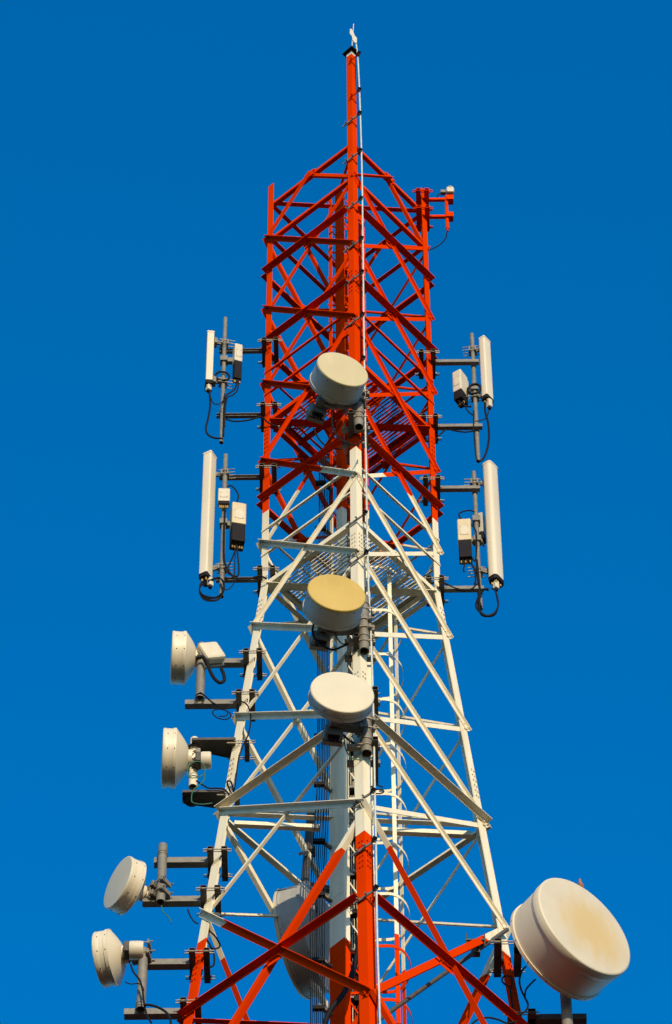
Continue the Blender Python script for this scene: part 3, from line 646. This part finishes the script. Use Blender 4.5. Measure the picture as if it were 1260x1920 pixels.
# ------------------------------------------------------------------ panel antennas
def panel(label,px,py0,py1,Y,az,wa,wb,rnd,pole,cap='black'):
    """box panel whose front faces azimuth az; wa across the front, wb deep"""
    top=at(px,py0,Y); bot=at(px,py1,Y); c=(top+bot)/2; c.x=(top.x+bot.x)/2
    a=R(az); n=V((math.sin(a),-math.cos(a),0)); s=V((math.cos(a),math.sin(a),0)); h=top.z-bot.z
    root=thing('panel_antenna',V((c.x,c.y,bot.z)),label,'panel antenna','panel antennas')
    m1=MB(); pts=[]; 
    def rp(w1,d1,bv,k=5):
        out=[]
        for cx_,cy_,a0 in ((w1/2-bv,d1/2-bv,0),(-w1/2+bv,d1/2-bv,90),(-w1/2+bv,-d1/2+bv,180),(w1/2-bv,-d1/2+bv,270)):
            for q in range(k+1): t=R(a0+90*q/k); out.append((cx_+bv*math.cos(t),cy_+bv*math.sin(t)))
        return out
    pl=rp(wa,wb,rnd); nn=len(pl); zt=V((c.x,c.y,top.z)); zb=V((c.x,c.y,bot.z+0.05))
    vs=[zb+s*x+n*y for x,y in pl]+[zt+s*x+n*y for x,y in pl]
    m1.add(vs,[[i,(i+1)%nn,nn+(i+1)%nn,nn+i] for i in range(nn)],True); m1.add(vs,[list(range(nn,2*nn)),list(range(nn))[::-1]])
    body=m1.build('radome',CREAM,root)
    tc=MB(); pl2=rp(wa+0.008,wb+0.008,rnd); vs=[zt-V((0,0,0.02))+s*x+n*y for x,y in pl2]+[zt+V((0,0,0.008))+s*x+n*y for x,y in pl2]
    tc.add(vs,[[i,(i+1)%nn,nn+(i+1)%nn,nn+i] for i in range(nn)]+[list(range(nn,2*nn)),list(range(nn))[::-1]]); tc.build('end_cap',CREAM,root)
    bc=MB(); pl3=rp(wa+0.006,wb+0.006,rnd); vs=[V((c.x,c.y,bot.z))+s*x*0.92+n*y*0.92 for x,y in pl3]+[zb+V((0,0,.01))+s*x+n*y for x,y in pl3]
    bc.add(vs,[[i,(i+1)%nn,nn+(i+1)%nn,nn+i] for i in range(nn)]+[list(range(nn,2*nn)),list(range(nn))[::-1]])
    for k in range(4):
        p=V((c.x,c.y,bot.z))+s*(k%2-0.5)*wa*0.45+n*(k//2-0.5)*wb*0.45; bc.cyl(p,p-V((0,0,0.045)),0.013,10,1)
    bc.build('connector_base',[BLKBOX,BRASS],root)
    for f in (0.12,0.88):                          # hinged brackets to the pole
        k=MB(); z=bot.z+h*f; e=V((c.x,c.y,z))-n*wb/2; pp=V((pole[0],pole[1],z)); d=(pp-e); d.z=0; L=d.length; d.normalize(); sd=d.cross(DZ)
        k.rbox(e+d*0.02,d,sd,DZ,0.04,0.09,0.11,0.006)
        k.bar(e+d*0.03+DZ*0.03,pp-d*0.03+DZ*(0.03 if f<.5 else -0.02),0.022,0.05,DZ); k.bar(e+d*0.02-DZ*0.03,pp-d*0.03+DZ*(0.02),0.022,0.03,DZ)
        k.rbox(pp-d*0.035,d,sd,DZ,0.02,0.10,0.09,0.004); k.rbox(pp+d*0.035,d,sd,DZ,0.02,0.10,0.09,0.004)
        for zz in (-0.03,0.03):
            for ss in (-0.042,0.042): k.cyl(pp-d*0.07+sd*ss+DZ*zz,pp+d*0.12+sd*ss+DZ*zz,0.006,6,1)
        k.build('tilt_bracket',[GALV,BOLT],root)
    return root,c,bot,top
def polexy(m): return (m[1],m[2])
pUL=panel('slim short white panel antenna, upper left, seen from its narrow side',393,630,726,mUL[2]-0.03,-84,0.14,0.085,0.012,polexy(mUL))
pLL=panel('tall cream panel antenna on the lower left pole',389.5,856,1088,mLL[2]-0.05,-27,0.11,0.14,0.02,polexy(mLL))
pUR=panel('short cream panel antenna on the upper right pole, corner towards the viewer',911.5,639,753,mUR[2]-0.04,51,0.135,0.085,0.018,polexy(mUR))
pLR=panel('tall rounded white panel antenna on the lower right pole',924.5,876,1094,mLR[2]-0.04,51,0.175,0.125,0.045,polexy(mLR))
# small actuator boxes below the panels
def small_box(name,label,cat,px,py,Y,az,dx,dy,dz,m,group=None,bev=0.012,parts=(),tilt=0.0):
    c=at(px,py,Y); a=R(az); n=V((math.sin(a),-math.cos(a),0)); s=V((math.cos(a),math.sin(a),0)); z=DZ
    if tilt: 
        q=Matrix.Rotation(tilt,3,n); s=q@s; z=q@z
    root=thing(name,c-z*dz/2,label,cat,group); m1=MB(); m1.rbox(c,s,n,z,dx,dy,dz,bev); m1.build('housing',m,root)
    return root,c,s,n,z
for (pp,dx,dz) in ((pUR,0.035,0.15),(pLR,0.03,0.13),(pLL,0.03,0.14),(pUL,-0.01,0.10)):
    b=MB(); c=V((pp[2].x+dx,pp[2].y-0.02,pp[2].z-dz/2)); b.rbox(c,V((.8,.6,0)),V((-.6,.8,0)),DZ,0.055,0.06,dz,0.01); b.cyl(c-DZ*dz/2,c-DZ*(dz/2+0.03),0.02,12,1)
    b.build('tilt_actuator',[BOXW,BLKBOX],pp[0])

# ------------------------------------------------------------------ radio units on the poles
GU='radio units fixed to the poles'
def radio(label,px,py,Y,az,dx,dy,dz,body,pole,split=0.5,fins=True):
    root,c,s,n,z=small_box('radio_unit',label,'radio unit',px,py,Y,az,dx,dy,dz*split,body,GU,0.015)
    lo=MB(); cc=c-z*(dz*0.5); lo.rbox(cc-z*0+V((0,0,0)),s,n,z,dx*0.94,dy*0.94,dz*(1-split),0.012)
    for k in range(5):
        p=cc-z*dz*(1-split)/2+s*(k-2)*dx*0.16; lo.cyl(p,p-z*0.05,0.011,8,1)
    lo.build('connector_housing',[BLKBOX,BRASS],root)
    if fins:
        f=MB()
        for k in range(9): f.bar(c-n*(dy/2)+s*(k-4)*dx*0.1-z*dz*split*0.42,c-n*(dy/2)+s*(k-4)*dx*0.1+z*dz*split*0.42,0.006,0.05,n)
        f.build('cooling_fins',body,root)
    cv=MB(); cv.rbox(c+n*(dy/2+0.003)-z*dz*0.04,s,n,z,dx*0.62,0.006,dz*split*0.42,0.002); 
    for sx in (-1,1):
        for sz in (-1,1): cv.cyl(c+n*(dy/2+0.005)-z*dz*0.04+s*sx*dx*0.26+z*sz*dz*split*0.17,c+n*(dy/2+0.010)-z*dz*0.04+s*sx*dx*0.26+z*sz*dz*split*0.17,0.005,6,1)
    cv.build('cover_plate',[BOXW,BOLT],root)
    br=MB(); e=c-n*dy*0.4; pp=V((pole[0],pole[1],c.z-dz*0.1)); br.bar(V((e.x,e.y,pp.z)),pp,0.05,0.08,DZ); br.rbox(pp,X,Yv,DZ,0.09,0.10,0.09,0.006); br.build('pole_bracket',GALV,root)
    return root,c
r1=radio('slim white radio unit right of the upper left pole',445.5,666,mUL[2]-0.03,18,0.10,0.10,0.72,BOXW,polexy(mUL),0.5)
r2=radio('large tan radio unit with black underside on the lower left pole',446,972,mLL[2]-0.02,12,0.165,0.17,0.72,BOXT,polexy(mLL),0.55)
r3=radio('small square white junction box on the lower left pole',420,931,mLL[2]-0.06,2,0.135,0.07,0.30,BOXW,polexy(mLL),0.82,False)
r4=radio('boxy white radio unit left of the upper right pole',863,722,mUR[2]-0.03,-32,0.12,0.17,0.58,BOXW,polexy(mUR),0.72)
r5=radio('tan radio unit with black cable end, left of the lower right pole',871,1000,mLR[2]-0.05,-4,0.155,0.13,0.72,BOXT,polexy(mLR),0.56)
r6=radio('narrow grey radio unit behind the lower right pole',903,985,mLR[2]+0.10,70,0.11,0.07,0.5,SHR,polexy(mLR),0.75)

# outdoor units behind the left dishes
def drum_unit(label,px,py,Y,r,L,pole):
    c=at(px,py,Y); root=thing('radio_unit',c-V((0,0,r)),label,'radio unit','outdoor units behind the left dishes'); m1=MB()
    m1.lathe(c-X*L/2,X,[[(0,0.001),(0,r*0.95)],[(0,r*0.95),(0.015,r),(L-0.015,r)],[(L-0.015,r),(L,r*0.94)],[(L,r*0.94),(L,0.001)]],40); m1.build('housing',BOXW,root)
    b=MB(); b.rbox(c-X*(L/2+0.03),X,Yv,DZ,0.06,r*1.5,r*1.5,0.015); b.bar(c-X*(L/2+0.04),V((pole[0],pole[1],c.z)),0.07,0.09,DZ); b.build('pole_bracket',DARKST,root)
    return root,c
def m_xy(mr):
    ch=[c for c in mr.children if c.name.startswith('pole')][0]; o=ORG[mr.name]; n=len(ch.data.vertices)
    return (sum(v.co.x for v in ch.data.vertices)/n+o.x,sum(v.co.y for v in ch.data.vertices)/n+o.y)
drum_unit('small cream drum radio unit beside the plate bracket pipe',386.5,1426,cor(2,-11.6).y-0.10,0.095,0.105,m_xy(mD2))
drum_unit('small cream drum radio unit behind the lowest left dish',256,1782,cor(2,-14.8).y-0.16,0.095,0.14,m_xy(mD4[0]))
ru=small_box('radio_unit','tilted cream box radio unit behind the topmost left dish','radio unit',396,1224,cor(2,-10).y-0.15,18,0.24,0.11,0.26,BOXW,'outdoor units behind the left dishes',0.03,(),R(28))
fm=MB(); fm.rbox(ru[1]-ru[3]*0.075,ru[2],ru[3],ru[4],0.25,0.02,0.27,0.008); 
for k in range(7): fm.bar(ru[1]-ru[3]*0.10+ru[2]*(k-3)*0.032-ru[4]*0.1,ru[1]-ru[3]*0.10+ru[2]*(k-3)*0.032+ru[4]*0.1,0.008,0.05,ru[3])
fm.build('cooling_fins',SHR,ru[0])
fm=MB(); mx_=m_xy(mD1[0]); fm.bar(ru[1]-ru[3]*0.12,V((mx_[0],mx_[1],ru[1].z-0.1)),0.08,0.08,DZ); fm.build('pole_bracket',DARKST,ru[0])
# electronics beneath the three centre dishes
for (dd,lab,ox) in ((c1,'grey radio unit hanging under the highest centre dish',-0.10),(c2,'grey radio unit hanging under the ochre dish',-0.06),(c3,'grey radio unit hanging under the lowest centre dish',-0.02)):
    H=dd[3]; n=dd[2]; s=n.cross(DZ).normalized(); c=H-n*0.16-DZ*0.10+X*ox
    root=thing('radio_unit',c-DZ*0.12,lab,'radio unit','radio units under the centre dishes'); m1=MB(); m1.rbox(c,s,n,DZ,0.20,0.10,0.15,0.025); m1.build('housing',UNIT,root)
    m1=MB(); m1.rbox(c-DZ*0.085+n*0.01,s,n,DZ,0.12,0.05,0.03,0.006)
    for k in range(3): p=c-DZ*0.09+s*(k-1)*0.04+n*0.01; m1.cyl(p,p-DZ*0.05,0.014,8,1)
    m1.build('connector_housing',[BLKBOX,BLKBOX],root)
    m1=MB(); m1.rbox(c+n*0.10+DZ*0.05,s,n,DZ,0.1,0.1,0.1,0.012); m1.bar(c-s*0.1-n*0.08,c+s*0.1-n*0.08,0.05,0.16,DZ); m1.build('handle',GALV,root)

# ------------------------------------------------------------------ obstruction light on the right leg
lg=cor(0,-0.33); yl=lg.y
om=thing('light_mount',at(838,405,yl),'small red bracket reaching right from the top of the right leg','mount')
for (yc) in (381,413):
    c=legpt(0,yc); e=at(847,yc-4,yl); a=MB(); a.bar(V((c.x,yl-.02,e.z)),V((e.x,yl-.02,e.z)),0.04,0.04); a.bar(V((e.x-0.07,yl-0.02,e.z)),V((e.x+0.02,yl-0.02,e.z)),0.09,0.10); a.build('arm',RED,om)
    k=MB(); clamp(k,V((c.x,c.y,e.z)),0.005,-0.10,0.36,0.06,0,0); k.build('leg_clamp',RED,om)
mb=MB(); x=at(838,405,yl).x; mb.cyl(V((x,yl-.02,at(838,432,yl).z)),V((x,yl-.02,at(838,372,yl).z)),0.022,14); mb.cyl(V((x,yl-.02,at(838,436,yl).z)),V((x,yl-.02,at(838,430,yl).z)),0.014,10); mb.build('pole',RED,om)
fl=at(841,360,yl-0.02); ol=thing('warning_light',fl-DZ*0.06,'small pale lamp on the red bracket at top right','lamp')
mb=MB(); mb.rbox(fl+X*0.02,X,Yv,DZ,0.10,0.10,0.11,0.02); mb.build('housing',BOXW,ol)
mb=MB(); mb.lathe(fl+DZ*0.055+X*0.02,DZ,[[(0,0.05),(0.02,0.048),(0.045,0.03),(0.052,0.001)]],20); mb.build('lens',WHITE,ol)
mb=MB(); mb.rbox(fl-X*0.07-DZ*0.01,X,Yv,DZ,0.07,0.06,0.06,0.01); mb.build('junction_box',GALV,ol)

# ------------------------------------------------------------------ pigeon on the rim of the large dish
def pigeon():
    DZ=V((0,0,1))
    F,n,H,r=db[1],db[2],db[3],db[4]
    base=F-n*0.12+DZ*(r*0.985); t=at(1090,1656,base.y); base=V((t.x,base.y,base.z))
    # top of the drum at this column
    u=n.cross(DZ).normalized(); dx=(base.x-F.x); 
    base=F-n*0.04; s=u if u.x>0 else -u
    best=None
    for k in range(200):
        a=R(90-70+140*k/200); p=F-n*0.05+(s*math.cos(a)+DZ*math.sin(a))*r
        d=p-CAM; px=630+FOC*d.dot(rt)/d.dot(fw)
        if best is None or abs(px-1090)<best[0]: best=(abs(px-1090),p)
    b=best[1]; f=V((-0.25,-0.97,0)).normalized(); sd=f.cross(DZ)
    root=thing('pigeon',b,'small reddish brown pigeon standing on the rim of the very large dish','bird')
    K=0.6; f=f*K; sd=sd*K; DZ=V((0,0,K))
    m1=MB(); prof=[]
    pts=[(-0.13,0.055,0.010,0.006),(-0.09,0.075,0.026,0.018),(-0.04,0.095,0.042,0.040),(0.01,0.115,0.046,0.052),(0.045,0.135,0.040,0.050),(0.06,0.165,0.027,0.034),(0.062,0.19,0.021,0.024),(0.068,0.208,0.023,0.024),(0.078,0.222,0.018,0.018),(0.09,0.226,0.006,0.006),(0.108,0.222,0.002,0.002)]
    n_=12; vs=[]; 
    for k,(x,z,wy,wz) in enumerate(pts):
        x2,z2=pts[min(k+1,len(pts)-1)][:2]; x1,z1=pts[max(k-1,0)][:2]; tx,tz=x2-x1,z2-z1; L=math.hypot(tx,tz); tx/=L; tz/=L
        for j in range(n_):
            a=2*math.pi*j/n_; vs.append(b+f*(x-tz*wz*math.sin(a))+sd*wy*math.cos(a)+DZ*(z+tx*wz*math.sin(a)))
    fs=[[k*n_+j,k*n_+(j+1)%n_,(k+1)*n_+(j+1)%n_,(k+1)*n_+j] for k in range(len(pts)-1) for j in range(n_)]
    m1.add(vs,fs,True)
    m1.add([b+f*-0.10+DZ*0.075+sd*0.02,b+f*-0.10+DZ*0.075-sd*0.02,b+f*-0.21+DZ*0.045-sd*0.028,b+f*-0.21+DZ*0.045+sd*0.028,b+f*-0.10+DZ*0.06+sd*0.015,b+f*-0.10+DZ*0.06-sd*0.015,b+f*-0.21+DZ*0.04-sd*0.025,b+f*-0.21+DZ*0.04+sd*0.025],[[0,1,2,3],[7,6,5,4],[0,4,5,1],[1,5,6,2],[2,6,7,3],[3,7,4,0]])
    for ss in (-0.018,0.018):
        m1.cyl(b+f*0.005+sd*ss+DZ*0.075,b+f*0.015+sd*ss,0.003,6,1)
        for q in (-0.5,0,0.5): m1.cyl(b+f*0.012+sd*ss+DZ*0.004,b+f*(0.045)+sd*(ss+q*0.025)+DZ*0.003,0.002,5,1)
    m1.build('body',[mat('pigeon_feathers',(0.30,0.13,0.08),0.8,0,0.35,40),mat('pigeon_feet',(0.45,0.12,0.08),0.6)],root)
    for s_ in (-1,1):
        w_=MB(); wv=[]
        for k,(x,z,h) in enumerate(((0.035,0.13,0.03),(0.0,0.122,0.045),(-0.06,0.095,0.038),(-0.12,0.068,0.018),(-0.165,0.055,0.004))):
            wv+= [b+f*x+sd*s_*(0.047-0.012*k*0.6)+DZ*(z+h*0.6),b+f*x+sd*s_*(0.052-0.012*k*0.6)+DZ*(z-h*0.5)]
        nvv=len(wv); wv+= [v-sd*s_*0.01 for v in wv]
        w_.add(wv,[[2*k,2*k+1,2*k+3,2*k+2] for k in range(4)]+[[nvv+2*k,nvv+2*k+2,nvv+2*k+3,nvv+2*k+1] for k in range(4)]+[[2*k,2*k+2,nvv+2*k+2,nvv+2*k] for k in range(4)]+[[2*k+1,nvv+2*k+1,nvv+2*k+3,2*k+3] for k in range(4)]+[[0,nvv,nvv+1,1],[8,9,nvv+9,nvv+8]],True)
        w_.build('wing',mat('pigeon_wing',(0.24,0.12,0.09),0.8,0,0.3,40),root)
pigeon()

# ------------------------------------------------------------------ cables
def cable(name,label,cat,pts,r,m=None,group=None,k=6,n=7):
    P_=smooth_path(pts,k); mb=MB(); mb.tube(P_,r,n); o=mb.build(name,m or BLACK,None,P_[0]); return tag(o,label,cat,group)
GF='feeder cables beside the inner column'
for k in range(8):
    f=k/7; x0=599+22*f; x1=596+22*f; x2=582+26*f; yy=-0.19+0.02*(k%2)
    cable('feeder_cable','black feeder cable in the bundle running down left of the inner column','cable',
          [at(x0,850+4*(k%3),yy),at(x0-0.5,1000,yy),at(x1,1200,yy),at(x1,1400,yy),at(x1-2+1.5*math.sin(k*2.1),1490,yy-0.01),at(x2+4,1600,yy),at(x2+1.5*math.sin(k),1700,yy),at(x2,1800,yy),at(x2+1,1940,yy)],0.0045 if k%3 else 0.0065,BLACK,GF,5)
GI='cables inside the inner column'
for k in range(8):
    x=-0.06+0.026*k; yy=0.0+0.035*(k%3)
    cable('inner_cable','black cable running up inside the inner column behind the near leg','cable',[V((x,yy,Z0-z)) for z in (5.8,8,10,12,14,16,19.5)],0.0075+0.0035*(k%2),BLACK,GI,4)
GJ='jumper cables on the antennas'
def J(label,pxs,Y,r=0.011,m=None,name='jumper_cable',n=7):
    cable(name,label,'cable',[at(p[0],p[1],p[2] if len(p)>2 else Y) for p in pxs],r,m,GJ,8,n)
yU=mUL[2]
J('black cable looping from the upper left panel down to the pole foot',[(393,735),(394,760),(390,785),(386,803),(390,815),(402,821),(416,822)],yU-0.06,0.012)
J('thin black cable from the upper left panel to its pole',[(394,742),(400,756),(412,757),(419,750),(421,738)],yU-0.06,0.007)
J('black cables from the slim radio unit into the upper left pole',[(444,712),(441,728),(432,736),(424,742),(421,760),(420,790),(419,818)],yU-0.07,0.010)
J('second black cable from the slim radio unit to the pole',[(447,712),(445,731),(436,741),(426,746),(422,770),(421,800)],yU-0.07,0.009)
J('black coil of cable round the upper left pole',[(406,700),(412,697),(424,699),(430,706),(426,712),(414,713),(406,709),(404,703),(410,698)],yU-0.05,0.013)
J('cables along the lower arm of the upper left mount into the tower',[(424,786),(440,790),(465,788),(490,782),(502,792),(520,800),(548,804),(575,800)],yU-0.03,0.010)
yL=mLL[2]
J('black cable arching above the tan left radio unit',[(426,912),(434,911),(443,920),(447,930),(444,942),(439,952)],yL-0.05,0.009)
J('black cable hanging in a long loop under the tan left radio unit',[(444,1022),(436,1045),(428,1062),(426,1072),(434,1078),(445,1080),(448,1068),(446,1045),(444,1024)],yL-0.06,0.010)
J('second thin cable loop under the tan left radio unit',[(442,1024),(440,1060),(439,1090),(432,1102),(424,1106),(416,1102)],yL-0.06,0.006)
J('cables tied down the lower left pole',[(423,935),(421,975),(420,1010),(420,1040),(423,1060),(432,1075),(442,1085),(460,1088),(485,1080),(500,1085)],yL-0.06,0.011)
for k,(dx,dy) in enumerate(((0,0),(3,3),(-2,5),(5,-2))):
    J('coiled black cables drooping under the tall left panel' ,[(386+dx,1100),(378+dx*.5,1092+dy),(374,1104+dy),(380,1117+dy),(394+dx,1122+dy),(410,1119+dy),(419-dx*.3,1108),(420,1095+dy),(414,1085),(402+dx,1084+dy*.6),(390,1089)],yL-0.08-0.01*k,0.008)
yR=mUR[2]
J('black cables falling from the upper right panel to the pole foot',[(909,752),(910,772),(915,792),(917,815),(914,840),(906,860),(899,865)],yR-0.05,0.013)
J('thin black cable from the upper right panel to its pole',[(916,770),(914,779),(908,786),(899,789),(892,790)],yR-0.06,0.007)
J('black coil round the upper right pole',[(878,730),(882,723),(892,720),(899,723),(901,730),(896,736),(885,738),(878,734),(877,728)],yR-0.06,0.014)
J('black cables from the white right radio unit to the pole',[(858,742),(860,752),(868,758),(876,762),(884,762)],yR-0.06,0.012)
J('lower black cable from the white right radio unit',[(868,752),(872,762),(878,772),(886,778)],yR-0.06,0.009)
J('cables along the lower arm of the upper right mount',[(889,808),(872,810),(855,808),(838,805),(828,812),(818,822),(808,828),(790,826)],yR-0.05,0.010)
J('cable strapped down the upper right pole',[(888,770),(888,800),(890,830),(893,858),(898,864)],yR-0.09,0.008)
yr=mLR[2]
J('black loop above the tan right radio unit',[(889,960),(882,957),(872,958),(862,962),(861,968),(868,975),(880,982),(888,988),(893,998)],yr-0.07,0.009)
J('black cable from the tan right radio unit down the pole',[(872,1042),(878,1052),(886,1060),(890,1068),(892,1085),(890,1095)],yr-0.07,0.010)
J('second black cable from the tan right radio unit',[(876,1030),(884,1044),(890,1052),(893,1040),(894,1020),(893,1000)],yr-0.07,0.009)
J('short loose cable end under the tan right radio unit',[(868,1050),(871,1058),(869,1066),(870,1072)],yr-0.07,0.009)
J('heavy black cable swooping along the lower right arm into the leg',[(893,1095),(886,1104),(870,1107),(852,1103),(838,1096),(828,1092),(815,1092),(800,1097)],yr-0.08,0.014)
for k,(dx,dy) in enumerate(((0,0),(3,4),(-4,2))):
    J('coiled black cables drooping under the tall right panel',[(922,1103),(929,1108),(933,1122+dy),(934,1135),(928,1148+dy),(914,1154+dy*.5),(902,1148+dy),(896+dx,1136),(897,1118),(904+dx,1106),(916,1103+dy)],yr-0.08-0.012*k,0.010)
J('cable bundle wrapped along the lower right pole',[(894,1050),(896,1070),(898,1090),(900,1110),(899,1128),(902,1138)],yr-0.09,0.014)
yd=cor(2,-10).y-0.16
J('thick grey braided cable curling under the tilted radio box',[(367,1234),(380,1232),(388,1242),(394,1258),(402,1272),(412,1280),(420,1276),(420,1266),(415,1254)],yd-0.05,0.020)
J('small coil of black cable hanging below the lower arm of the topmost left mount',[(386,1307),(396,1316),(408,1326),(418,1330),(430,1336),(432,1344),(422,1349),(408,1346),(399,1338),(402,1331),(415,1330),(426,1334),(424,1342),(410,1343)],yd-0.02,0.007)
J('dark cable from the topmost left mount into the leg',[(375,1298),(385,1305),(400,1318),(425,1329),(440,1318),(455,1316),(466,1326),(470,1350),(466,1375),(455,1400),(447,1425),(440,1480)],yd-0.03,0.008)
yd2=cor(2,-11.6).y-0.16
J('bright green earth wire curling round the plate bracket pipe',[(355,1430),(352,1445),(352,1456),(362,1454),(374,1456),(384,1450),(384,1440),(378,1430),(366,1428),(354,1436),(352,1450),(357,1458),(372,1458)],yd2,0.006,GREEN,'earth_wire')
J('second green earth wire hanging below the plate bracket',[(384,1448),(383,1462),(372,1474),(362,1482),(359,1498),(362,1505),(378,1508),(398,1506)],yd2-0.03,0.006,GREEN,'earth_wire')
J('black cable from the plate bracket pipe to the leg',[(368,1464),(380,1472),(392,1478),(405,1478),(420,1480),(430,1490)],yd2,0.009)
J('black cable loop tied at the leg by the plate bracket',[(436,1492),(430,1480),(426,1468),(429,1464),(434,1468),(438,1482),(441,1494)],cor(2,-12.5).y-0.1,0.010)
J('green wire end dangling under the round topped pipe',[(303,1698),(305,1708),(312,1716),(318,1722),(322,1731)],cor(2,-13.6).y-0.2,0.006,GREEN,'earth_wire')
J('black cable hanging from the slotted arm to the left leg',[(352,1705),(357,1718),(364,1728),(371,1732)],cor(2,-13.8).y-0.05,0.008)
J('black cable hanging in a loop inside the left leg',[(388,1728),(393,1745),(403,1755),(411,1768),(412,1775),(404,1779),(392,1776)],cor(2,-14.2).y-0.05,0.009)
J('black cables looping behind the left leg at the paint edge',[(386,1760),(394,1772),(401,1790),(401,1808),(394,1813),(386,1808)],cor(2,-14.4).y-0.02,0.010)
yd4=cor(2,-15).y-0.24
J('black cable from the lowest left dish down its pipe',[(245,1808),(250,1822),(262,1838),(267,1855),(270,1880),(276,1905),(284,1918)],yd4,0.010)
J('black cable curving off the foot of the lowest left pipe',[(270,1884),(285,1885),(303,1892),(315,1902),(320,1916),(318,1930)],yd4-0.02,0.013)
J('thin loose wire beside the lowest left pipe',[(234,1841),(245,1845),(258,1844),(266,1848),(270,1858)],yd4,0.006)
yb=BIGY+0.2
J('black cable looping from the large dish feed towards the leg',[(986,1812),(978,1822),(974,1838),(977,1855),(985,1872),(990,1884),(985,1896),(970,1904)],yb+0.3,0.010)
J('second black cable from the large dish feed',[(1004,1836),(994,1846),(986,1856),(984,1868)],yb+0.3,0.009)
J('black cable loop hung on the dark red right leg',[(962,1915),(961,1890),(958,1868),(956,1852),(946,1845),(941,1838),(945,1831),(953,1830),(960,1836),(959,1850)],cor(0,-15.5).y-0.12,0.009)
J('black cables crossing the frame foot beside the right leg',[(880,1925),(895,1912),(915,1908),(935,1912),(950,1918),(970,1915)],cor(0,-16).y-0.3,0.010)
J('black cable from the highest centre dish to the near leg',[(622,770),(624,800),(636,822),(655,832),(670,834),(678,826),(680,818)],-1.25,0.010)
J('black cable from the ochre dish curling back to the column',[(588,1170),(586,1185),(592,1200),(605,1212),(625,1218),(642,1212),(655,1206)],-1.3,0.012)
J('second cable under the ochre dish',[(628,1184),(632,1196),(640,1206),(650,1208),(660,1204)],-1.28,0.007,GREEN,'earth_wire')
J('black cable from the lowest centre dish to the column',[(644,1378),(652,1386),(664,1394),(676,1398)],-1.5,0.012)
J('green earth wire under the lowest centre dish',[(645,1382),(648,1404),(656,1418),(668,1424),(682,1424)],-1.45,0.006,GREEN,'earth_wire')
J('black cable swinging below the upper platform on the left',[(588,803),(596,820),(606,832),(620,840),(640,842)],-0.5,0.010)
J('thick dark waveguide curving off the column foot',[(673,1760),(669,1790),(662,1820),(650,1852),(636,1874),(622,1890),(612,1910),(606,1935)],-0.6,0.028)
J('small coil of cable tied right of the near leg',[(692,1488),(702,1482),(714,1480),(720,1484),(712,1488),(698,1486),(692,1479),(704,1472),(718,1476)],-1.4,0.007)
J('cable under the red lamp bracket',[(838,436),(836,446),(826,458),(812,466),(806,468)],yl-0.03,0.008)
J('lamp lead at the red bracket',[(830,362),(823,364),(820,370),(820,376)],yl-0.03,0.007)
